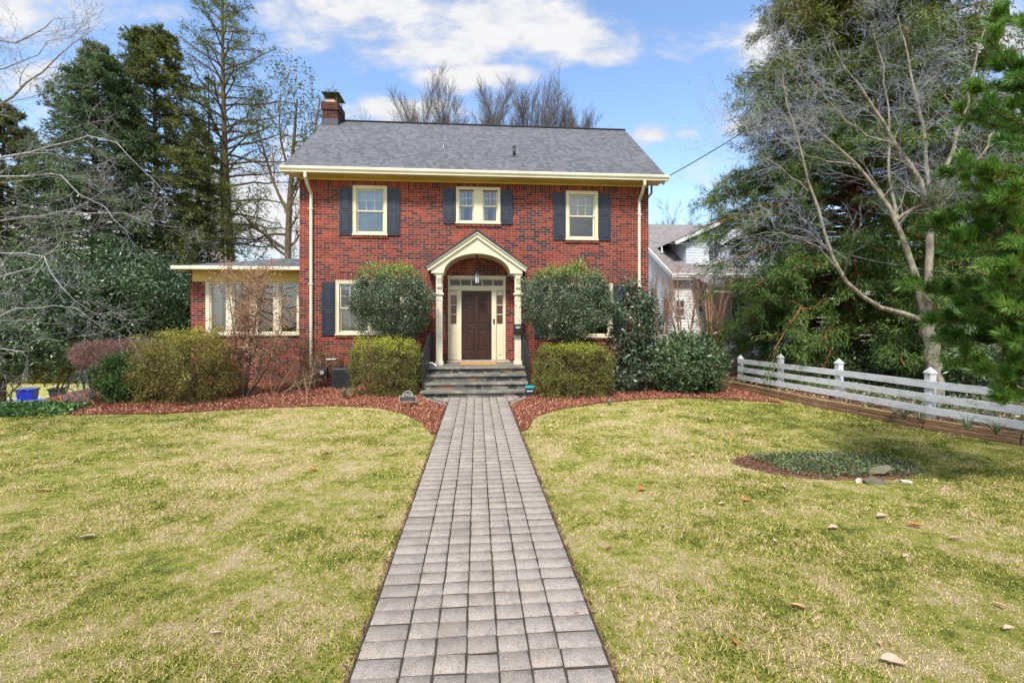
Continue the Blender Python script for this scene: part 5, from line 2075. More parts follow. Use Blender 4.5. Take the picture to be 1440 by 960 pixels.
def conifer(name, label, base, H, prof, nb, mat, bark, tr, seed, zlo=.08, leaf=(.22, .07), nsec=10, nleaf=26, elev=(.1, .5), droop=.35, lean=(0, 0), spread=.55, group=None, cat='tree', tuft=.35, sec_len=.34, sec_ang=.9, jit=.05, side_bias=None, keep=None):
    rg = np.random.default_rng(seed)
    t = thing(name, label, cat, tuple(base), group)
    b = np.array(base, float)
    K = 14
    s_ = np.linspace(0, 1, K)
    trunk = np.stack([b[0] + lean[0] * s_ + .12 * np.sin(s_ * 5 + seed), b[1] + lean[1] * s_ + .1 * np.cos(s_ * 4 + seed), b[2] - .05 + H * s_], 1)[None]
    trr = (tr * (1 - s_ * .93))[None]
    trr[0, 0] *= 1.35
    hs = zlo + (0.985 - zlo) * (np.arange(nb) + rg.random(nb)) / nb
    az = np.arange(nb) * 2.39996 + rg.normal(size=nb) * .35
    L = np.array([prof(h) for h in hs]) * (.68 + .42 * rg.random(nb))
    org = np.stack([np.interp(hs, s_, trunk[0, :, i]) for i in range(3)], 1)
    e = elev[0] + (elev[1] - elev[0]) * hs + rg.normal(size=nb) * .12
    KB = 7
    q = np.linspace(0, 1, KB)[None]
    out = np.stack([np.cos(az), np.sin(az)], 1)
    PT = np.zeros((nb, KB, 3))
    hx = L[:, None] * q
    PT[:, :, :2] = org[:, None, :2] + out[:, None] * (hx * np.cos(e)[:, None])[..., None]
    PT[:, :, 2] = org[:, None, 2] + hx * np.sin(e)[:, None] - droop * L[:, None] * q ** 2 + .12 * droop * L[:, None] * q ** 4
    PT += rg.normal(size=PT.shape) * .03 * L[:, None, None] * q[..., None]
    RD = (tr * .28 * (L / L.max()) ** .7)[:, None] * np.linspace(1, .2, KB)[None]
    SC, RS, _ = spawn(rg, PT, RD, nsec, .22, 1.0, sec_len * L, sec_ang, .5, 4, -.03, .12, flat=.72, lfall=.35, rmin=.004)
    C1, T1 = along(rg, SC, nleaf, .1, 1.0, jit)
    C2, T2 = along(rg, PT, nsec * 4, .3, 1.0, jit)
    C, T_ = np.concatenate([C1, C2]), np.concatenate([T1, T2])
    D = unit(T_ * .8 + rg.normal(size=C.shape) * spread + np.array([0, 0, -tuft * .5]))
    nr = unit(np.array([0, 0, 1.0]) + rg.normal(size=C.shape) * .7)
    V, F = leaves(rg, C, D, leaf[0], leaf[1], nr, .1)
    link('crown', np_mesh('crown', V, F), M[mat], t)
    V, F = join([tubes(trunk, trr, 10), tubes(PT, RD, 4), tubes(SC[::2], RS[::2], 3)])
    link('trunk', np_mesh('trunk', V, F), M[bark], t, smooth=True)
    return t


def baretree(name, label, GP, GR, levels, bark, twig, seed, skip=0, buds=0, cat='tree', group=None, budmat='f_buds', budleaf=(.03, .02), S0=8, crown_from=1):
    """limbs from guides, then levels [(n, L, ang, radf, up, wob, K)] of finer growth"""
    rg = np.random.default_rng(seed)
    b = GP[0, 0]
    t = thing(name, label, cat, tuple(b), group)
    wood = [tubes(GP, GR, S0)]
    tw = []
    PT, RD = GP[skip:], GR[skip:]
    for i, (n, L, ang, radf, up, wob, K, t0) in enumerate(levels):
        PT, RD, _ = spawn(rg, PT, RD, n, t0, 1.0, L, ang, radf, K, up, wob, rmin=.0022, lfall=.35)
        (wood if i < crown_from else tw).append(tubes(PT, RD, 5 if i == 0 else 3))
    V, F = join(wood)
    link('trunk', np_mesh('trunk', V, F), M[bark], t, smooth=True)
    V, F = join(tw)
    link('crown', np_mesh('crown', V, F), M[twig], t)
    if buds:
        C, T_ = along(rg, PT, buds, .3, 1.0, .012)
        V, F = leaves(rg, C, T_ + .8 * rg.normal(size=C.shape), budleaf[0], budleaf[1])
        link('bud', np_mesh('bud', V, F), M[budmat], t)['kind'] = 'stuff'
    return t


# --- beside the door: clipped hollies on stems, box hedges
c = P(550, 424, 11.85)
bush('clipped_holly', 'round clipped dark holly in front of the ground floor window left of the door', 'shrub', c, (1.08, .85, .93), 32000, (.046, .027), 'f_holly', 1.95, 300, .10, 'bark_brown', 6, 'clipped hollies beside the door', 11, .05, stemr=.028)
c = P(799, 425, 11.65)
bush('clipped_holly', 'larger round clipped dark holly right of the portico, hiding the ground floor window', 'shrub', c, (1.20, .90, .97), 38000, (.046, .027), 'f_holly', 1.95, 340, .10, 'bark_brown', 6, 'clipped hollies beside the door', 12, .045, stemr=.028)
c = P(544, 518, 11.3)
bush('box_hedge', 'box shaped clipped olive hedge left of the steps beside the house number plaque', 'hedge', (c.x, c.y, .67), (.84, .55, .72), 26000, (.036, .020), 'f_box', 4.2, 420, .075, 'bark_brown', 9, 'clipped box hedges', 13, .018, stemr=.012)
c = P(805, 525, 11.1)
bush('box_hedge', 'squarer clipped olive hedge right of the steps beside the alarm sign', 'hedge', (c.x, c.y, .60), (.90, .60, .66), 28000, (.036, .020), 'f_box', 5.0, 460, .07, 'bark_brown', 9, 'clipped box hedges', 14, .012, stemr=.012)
# --- right corner
c = P(890, 455, 12.0)
bush('leggy_camellia', 'tall loose camellia growing up the right house corner over the downspout', 'shrub', (c.x, c.y, 1.75), (.62, .42, .98), 6200, (.085, .048), 'f_camellia', 2.0, 120, .13, 'bark_brown', 6, None, 15, .10, stemr=.014, gap=.25)
c = P(878, 525, 11.8)
bush('low_camellia', 'low sparse camellia at the foot of the right downspout', 'shrub', (c.x, c.y, .52), (.62, .42, .50), 2400, (.085, .048), 'f_camellia', 2.0, 60, .11, 'bark_brown', 6, None, 16, .12, stemr=.010, gap=.3)
c = P(966, 518, 11.9)
bush('laurel_shrub', 'rounded glossy green laurel between the right house corner and the white fence', 'shrub', (c.x, c.y, .68), (1.0, .85, .76), 12000, (.105, .042), 'f_laurel', 2.1, 230, .10, 'bark_brown', 8, None, 17, .05, stemr=.014)
# --- left beds
c = P(268, 518, 10.6)
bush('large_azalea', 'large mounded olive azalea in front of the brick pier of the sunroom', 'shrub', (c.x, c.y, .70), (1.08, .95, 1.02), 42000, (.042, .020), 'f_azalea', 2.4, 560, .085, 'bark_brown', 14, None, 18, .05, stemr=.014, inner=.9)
c = P(410, 525, 12.2)
bush('thin_azalea', 'thin bronze azalea against the wall under the sunroom windows left of the downspout', 'shrub', (c.x, c.y, .70), (1.1, .45, .72), 5200, (.04, .018), 'f_azalea2', 2.2, 200, .10, 'twig_tan', 12, None, 19, .10, stemr=.009, gap=.2)
c = P(468, 505, 12.75)
bush('thin_azalea', 'very sparse wiry azalea against the brick above the gas meter', 'shrub', (c.x, c.y, .9), (.55, .3, .6), 1300, (.04, .018), 'f_azalea2', 2.2, 70, .10, 'twig_tan', 9, None, 20, .12, stemr=.006, gap=.3)
c = P(172, 530, 10.3)
bush('dwarf_cypress', 'small deep green cypress shrub with upright tufts between the twiggy hedge and the large azalea', 'shrub', (c.x - .02, c.y, .50), (.50, .42, .50), 12000, (.075, .018), 'f_juniper', 1.9, 70, .085, 'bark_brown', 6, None, 21, .14, updir=1.4, stemr=.014)
c2 = P(158, 490, 10.4)


def twighedge(name, label, cen, r, seed, n=26, bark='twig_red', haze='f_barberry', group=None, hz=9000, base_spread=.35):
    rg = np.random.default_rng(seed)
    t = thing(name, label, 'shrub', (cen[0], cen[1], 0), group)
    az = rg.random(n) * 2 * np.pi
    rad = np.sqrt(rg.random(n))
    top = np.stack([cen[0] + rad * np.cos(az) * r[0] * .85, cen[1] + rad * np.sin(az) * r[1] * .85, cen[2] + (rg.random(n) - .3) * r[2]], 1)
    bs = np.stack([cen[0] + rad * np.cos(az) * r[0] * base_spread, cen[1] + rad * np.sin(az) * r[1] * base_spread, np.zeros(n) - .02], 1)
    K = 7
    s_ = np.linspace(0, 1, K)[None, :, None]
    PT = bs[:, None] * (1 - s_) + top[:, None] * s_ + rg.normal(size=(n, K, 3)) * .03
    RD = np.full((n, 1), .012) * np.linspace(1, .4, K)[None]
    A_, RA, _ = spawn(rg, PT, RD, 16, .45, 1, .30, .7, .55, 4, .12, .2)
    B_, RB, _ = spawn(rg, A_, RA, 6, .2, 1, .17, .8, .6, 3, .12, .2, rmin=.0022)
    V, F = join([tubes(PT, RD, 5), tubes(A_, RA, 3), tubes(B_, RB, 3)])
    link('trunk', np_mesh('trunk', V, F), M[bark], t)
    d_ = unit(rg.normal(size=(hz, 3)))
    q = (.7 + .32 * rg.random(hz))[:, None]
    C = np.array(cen) + d_ * q * np.array(r)
    D = unit(d_ + .8 * rg.normal(size=C.shape))
    V, F = leaves(rg, C, D, .09, .006, None, 0)
    link('crown', np_mesh('crown', V, F), M[haze], t)
    return t


c = P(143, 502, 10.9)
twighedge('twiggy_barberry', 'bare red brown twiggy shrub with flat clipped top, left end of the mulch bed', (c.x, c.y, 1.05), (.62, .5, .33), 31, hz=5000)
c = P(190, 500, 12.4)
twighedge('twiggy_barberry', 'second bare wine brown twiggy shrub, behind the small cypress and against the dark trees', (c.x, c.y, 1.0), (.75, .5, .38), 32, hz=6000)

# tall hydrangea-like shrub with dry leaves
rgx = np.random.default_rng(41)
GP, GR = guides([
    [(342, 562, 10.9, .030), (345, 520, 10.9, .024), (352, 470, 10.95, .018), (345, 430, 11, .012), (340, 395, 11, .006)],
    [(344, 562, 10.9, .028), (360, 535, 10.9, .022), (372, 510, 10.9, .018), (360, 470, 10.8, .012), (372, 400, 10.7, .006)],
    [(341, 561, 10.9, .026), (337, 520, 10.8, .02), (330, 480, 10.8, .014), (325, 430, 10.7, .010), (318, 392, 10.7, .005)],
    [(345, 561, 11.0, .026), (352, 500, 11.1, .018), (362, 440, 11.2, .012), (366, 385, 11.2, .005)],
    [(340, 562, 10.9, .02), (333, 530, 10.9, .016), (345, 470, 10.9, .012), (355, 400, 11.0, .006)],
    [(346, 562, 10.9, .022), (368, 530, 11.0, .016), (388, 490, 11.0, .010), (398, 430, 11.0, .006)],
], 10)
baretree('dry_hydrangea', 'tall multi-stemmed shrub with clinging dry tan leaves in front of the sunroom windows', GP, GR,
         [(15, .75, .55, .55, .10, .12, 6, .25), (6, .34, .75, .55, .05, .2, 4, .2), (4, .16, .8, .6, 0, .2, 3, .2)], 'bark_brown', 'twig_tan', 42, buds=3, budmat='f_dry', budleaf=(.05, .026), cat='shrub', S0=6)
GP, GR = guides([
    [(386, 560, 11.3, .014), (400, 530, 11.3, .010), (425, 500, 11.3, .006)],
    [(384, 560, 11.3, .014), (380, 530, 11.3, .010), (360, 505, 11.3, .006)],
    [(388, 560, 11.3, .014), (415, 540, 11.3, .010), (450, 520, 11.2, .005)],
    [(383, 560, 11.3, .014), (392, 525, 11.3, .010), (390, 490, 11.3, .006)]], 7)
baretree('bare_shrub', 'low bare rose-like shrub with arching tan stems right of the dry leaved shrub', GP, GR, [(9, .45, .8, .6, .03, .18, 5, .2), (5, .22, .8, .6, 0, .2, 4, .2)], 'twig_tan', 'twig_tan', 43, buds=2, budmat='f_drygreen', cat='shrub', S0=5)
GP, GR = guides([[(431, 563, 10.9, .012), (432, 545, 10.9, .009), (424, 520, 10.9, .005)], [(430, 563, 10.9, .012), (436, 540, 10.9, .008), (445, 505, 10.9, .004)], [(429, 563, 10.9, .012), (422, 548, 10.9, .008), (412, 530, 10.9, .004)]], 7)
baretree('climbing_stem', 'thin bare shrub with a few leaves at the foot of the left downspout', GP, GR, [(9, .28, .6, .6, .08, .15, 4, .2), (4, .12, .8, .6, 0, .2, 3, .2)], 'twig_tan', 'twig_tan', 44, buds=3, budmat='f_drygreen', cat='shrub', S0=5)


def tufts(name, label, spots, mat, seed, L=.22, n=26, group=None, W_=.009, zb=.0, cat='plant'):
    obs = []
    for i, (x, y, s_) in enumerate(spots):
        rg = np.random.default_rng(seed + i)
        a_ = rg.random(n) * 2 * np.pi
        K = 5
        q = np.linspace(0, 1, K)[None]
        l = L * s_ * (.6 + .6 * rg.random(n))[:, None]
        sp = (.3 + .6 * rg.random(n))[:, None]
        X = x + np.cos(a_)[:, None] * l * sp * q ** 1.3
        Y_ = y + np.sin(a_)[:, None] * l * sp * q ** 1.3
        Z = zb + l * (q - .55 * sp * q ** 2.2)
        PT = np.stack([X, Y_, Z], -1)
        sd = np.stack([-np.sin(a_), np.cos(a_), np.zeros(n)], 1)[:, None] * (W_ * np.array([.8, 1, .9, .6, .1]))[None, :, None]
        V = np.stack([PT - sd / 2, PT + sd / 2], 2).reshape(-1, 3)
        b = (np.arange(n) * K * 2)[:, None] + (np.arange(K - 1) * 2)[None]
        F = np.stack([b, b + 1, b + 3, b + 2], -1).reshape(-1, 4)
        o_ = link(name, np_mesh(name, V, F), M[mat], None)
        tag(o_, label[i] if isinstance(label, (list, tuple)) else label, cat, group)
        obs.append(o_)
    return obs


q1, q2, q3 = Gd(857, 570), Gd(612, 573), Gd(485, 562)
tufts('strap_leaf_plant', ['small grey green strap-leaved plant in the mulch right of the right box hedge', 'small yellowish tuft at the edge of the mulch beside the left box hedge',
      'spiky thin-leaved plant in front of the black cooling unit'],
      [(q1.x, q1.y, 1.0), (q2.x - .45, q2.y + .2, .6), (q3.x, q3.y, 2.2)], 'f_liriope', 60, .24, 46, 'strap-leaved plants in the mulch')
rgt = random.Random(8)
spots, labs = [], []
lst = [(1262, 590, 1.1, 'spiky tuft hanging over the timber edging right of the nearest fence post'), (1250, 584, .9, 'low spiky tuft left of the nearest fence post foot'), (1350, 606, 1.4, 'spreading strap-leaved clump spilling over the timber at the right edge'),
       (1390, 612, 1.2, 'strap-leaved clump under the bottom rail, rightmost on the timber'), (1215, 574, .8, 'small tuft between the two nearest fence posts'), (1285, 594, .9, 'small tuft just in front of the nearest fence post')]
for (px_, py_, s_, lb) in lst:
    g0 = Gd(px_, py_, .165)
    spots.append((g0.x + .12, g0.y, s_))
    labs.append(lb)
tufts('lily_turf', labs, spots, 'f_liriope', 80, .24, 50, 'strap-leaved clumps along the timber edging', zb=.165)


def cover(name, poly_, n, L, Wd, mat, seed, z=.0, h=.08, rag=.1, lab=None, fold=.2):
    """ground cover: many leaves inside an outline"""
    rg = np.random.default_rng(seed)
    a_ = np.array([p_[:2] for p_ in poly_])
    lo, hi = a_.min(0), a_.max(0)
    x = lo[0] + (hi[0] - lo[0]) * rg.random(n * 3)
    y = lo[1] + (hi[1] - lo[1]) * rg.random(n * 3)
    ok = inpoly(x + rg.normal(size=x.shape) * rag, y + rg.normal(size=x.shape) * rag, [tuple(p_[:2]) for p_ in poly_])
    x, y = x[ok][:n], y[ok][:n]
    m = len(x)
    zz = gz(x) + z + h * rg.random(m) ** 1.5
    C = np.stack([x, y, zz], 1)
    D = unit(rg.normal(size=(m, 3)) + np.array([0, 0, .3]))
    V, F = leaves(rg, C, D, L, Wd, unit(rg.normal(size=(m, 3)) * .7 + np.array([0, 0, 1])), fold)
    o_ = link(name, np_mesh(name, V, F), M[mat], None)
    tag(o_, kind='stuff')
    return o_


cover('mulch_chips', mulch_L, 42000, .055, .016, 'chip', 3, .016, .02, .02, fold=.1)
cover('mulch_chips', mulch_R, 26000, .055, .016, 'chip', 4, .016, .02, .02, fold=.1)
cover('soil_chips', isl, 2600, .045, .014, 'litter', 5, .012, .015, .03, fold=.1)
isl_g = [(x + .16, y + .04) for x, y in [((p_[0] - ISL_C.x) * .84 + ISL_C.x, (p_[1] - ISL_C.y) * .92 + ISL_C.y) for p_ in isl]]
cover('ground_cover', isl_g, 6800, .045, .014, 'f_shadegreen', 6, .01, .05, .12)
ivy = [Gd(-60, 588)[:2], Gd(0, 586)[:2], Gd(60, 584)[:2], Gd(104, 581)[:2], Gd(112, 577)[:2], Gd(60, 574)[:2], Gd(-60, 573)[:2]]
cover('ivy_ground_cover', ivy, 9000, .07, .05, 'f_ivy', 7, .01, .12, .15)
cover('leaf_litter', [(7.15, 12.2), (7.35, 9.6), (7.7, 7.3), (8.2, 6.0), (8.9, 4.4), (16, 5), (16, 16), (8, 15)], 24000, .07, .035, 'f_dry', 8, .17, .03, .05)
ivr = [(7.9, 9.0), (8.1, 7.4), (8.5, 6.0), (9.3, 5.0), (13, 6), (12, 12), (8.4, 12)]
cover('shade_ground_cover', ivr, 9000, .10, .035, 'f_liriope', 9, .17, .16, .15)
sh_l = [mulch_L[i] for i in range(11)]
# mulch spilling beside the path
for (nm, xa_, xb_) in (('path_edge_mulch', WX0 - .032, WX0 - .004), ('path_edge_mulch', WX1 + .004, WX1 + .032)):
    cover(nm, [(xa_, .8), (xb_, .8), (xb_, 9.9), (xa_, 9.9)], 1300, .030, .009, 'litter', 10 + int(xa_ > 0), .004, .02, .012, fold=.1)


# --- lawn blades
def lawn_blades():
    rg = np.random.default_rng(77)
    out = []
    for (y0_, y1_, dens, w_, l_) in ((1.5, 3.4, 10500, .0030, .036), (3.4, 5.2, 6500, .0042, .038), (5.2, 7.6, 3800, .0062, .040), (7.6, 11.6, 2000, .0095, .044)):
        xl = -(1.22 * y1_ + 1.2)
        xr = 1.36 * y1_ + 1.2
        xl, xr = max(xl, -14), min(xr, 9.2)
        n = int(dens * (y1_ - y0_) * (xr - xl))
        x = xl + (xr - xl) * rg.random(n)
        y = y0_ + (y1_ - y0_) * rg.random(n)
        xj, yj = x + rg.normal(size=n) * .018, y + rg.normal(size=n) * .018
        ok = ~inpoly(xj, yj, [tuple(p_) for p_ in mulch_L]) & ~inpoly(xj, yj, [tuple(p_) for p_ in mulch_R])
        ok &= ~((x > WX0 - .014 + .016 * rg.normal(size=n)) & (x < WX1 + .014 + .016 * rg.normal(size=n)))
        ok &= ~inpoly(xj + rg.normal(size=n) * .09, yj + rg.normal(size=n) * .06, isl) | (rg.random(n) < .05)
        tx = np.interp(y, [p_[1] for p_ in tl_][::-1], [p_[0] for p_ in tl_][::-1])
        ok &= x < tx - .07
        ok &= ~((x < -9.0) & (y > 9.4))
        ok &= ~((y > 9.8) & (x > -1.5) & (x < 1.5))
        x, y = x[ok], y[ok]
        # thinner tufts: cluster
        m = len(x)
        a_ = rg.random(m) * 2 * np.pi
        tl2 = .35 + .9 * rg.random(m)
        patch = .75 + .35 * np.sin(x * 2.1 + np.sin(y * 1.7) * 2) * np.sin(y * 2.7 + 1.3)
        L_ = l_ * (.5 + .8 * rg.random(m)) * patch
        dx_ = np.cos(a_) * np.sin(tl2)
        dy_ = np.sin(a_) * np.sin(tl2)
        dz_ = np.cos(tl2)
        b = np.stack([x, y, gz(x) - .002], 1)
        D = np.stack([dx_, dy_, dz_], 1)
        sd = np.stack([-np.sin(a_ + rg.normal(size=m) * .8), np.cos(a_), np.zeros(m)], 1) * (w_ * (.7 + .6 * rg.random(m)))[:, None] * .5
        midp = b + D * (L_ * .6)[:, None]
        tip = b + D * L_[:, None] - np.array([0, 0, 1]) * (L_ * .22)[:, None]
        V = np.stack([b - sd, b + sd, midp + sd * .8, tip, midp - sd * .8], 1)
        out.append(V)
    V = np.concatenate(out)
    n = len(V)
    V = V.reshape(-1, 3)
    F = np.arange(n * 5).reshape(n, 5)
    o_ = link('grass', np_mesh('grass', V, F), M['blade'], None)
    tag(o_, kind='stuff')


lawn_blades()

# --- far left: evergreen masses, hemlocks, tall pine
def evergreen(px_, t, ytop, rpx, seed, name, label, mat, nb=150, zlo=.03, nsec=11, nleaf=26, leaf=(.24, .075), peak=.25, powr=.8, droop=.35, elev=(.0, .45), bark='bark_dark', tr=.28, **kw):
    base = P(px_, 452, t)
    bz = gzf(base.x)
    top = EYE + t * (452 - ytop) / FPX
    r0 = rpx * t / FPX
    H = top - bz

    def prof(h):
        return r0 * (min(1, .55 + h / peak * .45) if h < peak else max(.05, (1 - (h - peak) / (1 - peak)) ** powr))
    return conifer(name, label, (base.x, base.y, bz), H, prof, nb, mat, bark, tr, seed, zlo, leaf, nsec, nleaf, elev, droop, **kw)


evergreen(222, 25, 38, 122, 101, 'hemlock_tree', 'broad olive green hemlock, the biggest evergreen just left of the tall thin pine', 'f_hemlock', nb=235, nsec=13, nleaf=40, powr=.48, zlo=.12, leaf=(.17, .045), group='evergreens left of the house')
evergreen(138, 22, 60, 118, 102, 'spruce_tree', 'dark blue green spruce left of the broad olive hemlock', 'f_spruce', nb=215, nsec=12, nleaf=38, powr=.52, zlo=.17, leaf=(.17, .045), group='evergreens left of the house')
evergreen(0, 21, 140, 118, 103, 'hemlock_tree', 'shorter dark hemlock at the left edge behind the silver bare branches', 'f_hemlock', nb=160, nsec=11, nleaf=40, powr=.6, zlo=.19, leaf=(.17, .045), group='evergreens left of the house')
evergreen(276, 29, 165, 72, 104, 'hemlock_tree', 'slim lower hemlock in front of the tall pine trunk, right side of the evergreens', 'f_hemlock', nb=110, nsec=10, nleaf=34, powr=.6, leaf=(.18, .045), group='evergreens left of the house', zlo=.2)
evergreen(-90, 19, 120, 110, 105, 'spruce_tree', 'dark spruce standing mostly outside the left edge', 'f_spruce', nb=120, nsec=10, nleaf=30, powr=.7, zlo=.2, leaf=(.18, .05), group='evergreens left of the house')


def bigbush(px_, py_, t, rx, rz, seed, name, label, mat, n, leaf, **kw):
    c_ = P(px_, py_, t)
    bz = gzf(c_.x)
    return bush(name, label, kw.pop('cat', 'tree'), c_, (rx, rx * .85, rz), n, leaf, mat, seed=seed, basez=bz, **kw)


bigbush(178, 440, 17, 2.5, 2.1, 111, 'holly_tree', 'wide dark green holly behind the twiggy hedges, left of the sunroom', 'f_hollytree', 26000, (.13, .055), p=2.0, nclump=330, cr=.26, stems=8, amp=.10, stemr=.06)
bigbush(75, 440, 15.5, 2.2, 1.7, 112, 'holly_tree', 'dark green holly left of the wide one, above the blue bins', 'f_hollytree', 22000, (.12, .055), p=2.0, nclump=300, cr=.24, stems=4, amp=.12, stemr=.03, low=1.6)
bigbush(248, 455, 18.5, 1.8, 1.9, 114, 'holly_tree', 'dark evergreen tucked against the sunroom brick pier', 'f_hollytree', 16000, (.13, .055), p=2.0, nclump=230, cr=.24, stems=8, amp=.12, stemr=.06)
bigbush(8, 498, 11.3, 1.0, .62, 113, 'rhododendron_shrub', 'dark glossy rhododendron with bare crooked stems at the left edge in front of the street', 'f_laurel', 11000, (.10, .04), p=2.0, nclump=150, cr=.12, stems=7, amp=.1, stemr=.016, cat='shrub', low=.85)
bigbush(-75, 480, 11.3, 1.3, 1.2, 115, 'rhododendron_shrub', 'larger dark rhododendron cut by the left edge', 'f_laurel', 11000, (.10, .04), p=2.0, nclump=150, cr=.14, stems=9, amp=.1, stemr=.022, cat='shrub')
c_ = P(112, 562, 10.2)
GP, GR = guides([[(118, 576, 9.9, .012), (112, 560, 9.9, .008), (100, 545, 9.9, .005)], [(120, 576, 9.9, .012), (128, 550, 10, .008), (118, 520, 10, .005)],
                 [(119, 576, 9.9, .012), (104, 566, 9.8, .008), (90, 560, 9.8, .005)]], 7)
baretree('silver_twig_shrub', 'small grey silver twiggy shrub at the left tip of the mulch bed', GP, GR, [(14, .35, .9, .6, .05, .15, 4, .1), (7, .18, .8, .6, 0, .2, 3, .1)], 'bark_silver', 'bark_silver', 45, cat='shrub', S0=5)
# hedge on the far side of the street
for i, (px_, w_) in enumerate(((20, 2.2), (62, 1.8), (100, 1.9))):
    c_ = P(px_, 540, 36)
    bush('far_hedge', ['low olive hedge beyond the street, left piece above the blue bins', 'low olive hedge beyond the street, middle piece', 'low olive hedge beyond the street, right piece beside the roadside mailbox'][i],
         'hedge', (c_.x, c_.y, -2.4), (w_, 1.0, .9), 3600, (.14, .08), 'f_azalea', 3.0, 70, .25, 'bark_brown', 4, 'hedge beyond the street', 120 + i, .06, basez=-3)
# the far wood beyond everything
def farwood(name, pts_, seed, mat, n=9000, h=9, leaf=(.5, .18)):
    rg = np.random.default_rng(seed)
    a_ = np.array(pts_)
    t = rg.random(n) * (len(a_) - 1)
    i0 = t.astype(int)
    f = (t - i0)[:, None]
    xy = a_[i0] * (1 - f) + a_[np.minimum(i0 + 1, len(a_) - 1)] * f + rg.normal(size=(n, 2)) * 2.0
    hh = h * (.65 + .35 * np.sin(xy[:, 0] * .35) * np.sin(xy[:, 0] * .13 + 1))
    z = gz(xy[:, 0]) + hh * rg.random(n) ** .8
    C = np.stack([xy[:, 0], xy[:, 1], z], 1)
    V, F = leaves(rg, C, rg.normal(size=(n, 3)), leaf[0], leaf[1])
    tag(link(name, np_mesh(name, V, F), M[mat], None), kind='stuff')


farwood('far_wood', [(-95, 45), (-60, 55), (-30, 62), (10, 66)], 131, 'f_hemlock', 26000, 8)
farwood('far_wood', [(10, 66), (50, 60), (90, 50), (110, 30)], 132, 'f_hemlock', 16000, 7)

# tall thin pine and bare trunks beside it
evergreen(332, 27, -70, 118, 140, 'tall_pine', 'very tall thin pine with open whorled branches, left of the chimney', 'f_tallpine', nb=104, zlo=.30, nsec=11, nleaf=24, leaf=(.15, .035), peak=.55, powr=.8,
          droop=.15, elev=(-.1, .75), bark='bark_brown', tr=.30, lean=(-.9, 0), sec_len=.30, jit=.08, spread=.8)
evergreen(303, 28, 98, 40, 141, 'thin_pine', 'slimmer pine trunk with few branches just left of the very tall pine', 'f_tallpine', nb=34, zlo=.35, nsec=7, nleaf=10, leaf=(.2, .05), peak=.5, powr=.9,
          droop=.2, elev=(-.1, .6), bark='bark_brown', tr=.22, lean=(-.6, 0), jit=.08, spread=.8)
GP, GR = guides([[(315, 480, 30, .13), (314, 380, 30, .12), (312, 250, 30, .09), (310, 190, 30, .04)]], 12)
baretree('bare_thin_tree', 'thin bare trunk between the two pines, seen behind the sunroom roof', GP, GR, [(16, 2.4, 1.1, .35, .02, .12, 5, .25), (6, 1.1, .8, .5, 0, .15, 4, .3), (4, .5, .8, .6, 0, .2, 3, .2)], 'bark_brown', 'bark_brown', 142)
GP, GR = guides([
    [(405, 500, 26, .22), (405, 362, 26, .20), (404, 320, 26, .18), (408, 270, 26, .15), (413, 200, 26, .10), (418, 140, 26, .04)],
    [(404, 352, 26, .10), (385, 340, 26, .09), (360, 320, 26, .07), (340, 300, 26, .04)],
    [(405, 300, 26, .10), (385, 260, 26, .07), (372, 215, 26, .05), (360, 170, 26, .03)],
    [(407, 280, 26, .10), (430, 230, 26, .07), (442, 190, 26, .05), (450, 140, 26, .03)],
    [(404, 330, 26, .08), (375, 328, 26, .06), (350, 345, 26, .04), (330, 340, 26, .02)],
    [(410, 250, 26, .08), (395, 205, 26, .06), (392, 170, 26, .04), (395, 130, 26, .02)],
    [(408, 270, 26, .08), (425, 262, 26, .05), (437, 235, 26, .04), (448, 215, 26, .02)]], 10)
baretree('bare_oak', 'bare tree with pale sky behind, right against the left gable of the brick house', GP, GR,
         [(11, 2.3, .75, .45, .10, .12, 6, .25), (7, 1.2, .7, .5, .08, .15, 5, .25), (6, .6, .7, .6, .03, .2, 4, .2)], 'bark_brown', 'bark_far', 143, buds=2, budmat='f_tallpine', budleaf=(.16, .06))

# bare trees behind the roof
for i, (px_, yt, hh_) in enumerate(((592, 142, 1), (628, 128, 1.0), (697, 113, 1), (745, 128, .9), (778, 134, 1), (812, 148, .9))):
    t0 = 35 + (i % 3) * 2.0
    b_ = P(px_, 452, t0)
    zt2 = EYE + t0 * (452 - yt) / FPX
    rg = np.random.default_rng(150 + i)
    K = 10
    s_ = np.linspace(0, 1, K)
    tr_pts = np.stack([b_.x + .08 * np.sin(s_ * 4 + i), b_.y + .08 * np.cos(s_ * 3), zt2 * s_ * .97], 1)[None]
    tr_pts[0, :, 2] -= 2.1 * s_
    trr = (.24 * (1 - .8 * s_))[None]
    lm, lr, _ = spawn(rg, tr_pts, trr, 34, .45, .97, 6.0, .55, .45, 7, .13, .035, lfall=.5)
    GP2 = np.concatenate([tr_pts])
    t = thing('distant_bare_tree', ['bare tree top left of the rest behind the roof ridge', 'second bare tree top from the left behind the ridge', 'tallest bare tree top behind the middle of the ridge',
              'bare tree top right of the tallest behind the ridge', 'broad bare tree top behind the right part of the ridge', 'lowest and rightmost bare tree top behind the ridge'][i], 'tree', (b_.x, b_.y, 0), 'bare trees behind the roof')
    A_, RA, _ = spawn(rg, lm, lr, 16, .25, 1, 2.0, .5, .5, 5, .10, .05, rmin=.012)
    B_, RB, _ = spawn(rg, A_, RA, 9, .15, 1, 1.0, .5, .6, 4, .08, .07, rmin=.009)
    V, F = join([tubes(tr_pts, trr, 8), tubes(lm, lr, 4)])
    link('trunk', np_mesh('trunk', V, F), M['bark_far'], t, smooth=True)
    V, F = join([tubes(A_, RA, 3), tubes(B_, RB, 3)])
    link('crown', np_mesh('crown', V, F), M['bark_far'], t)
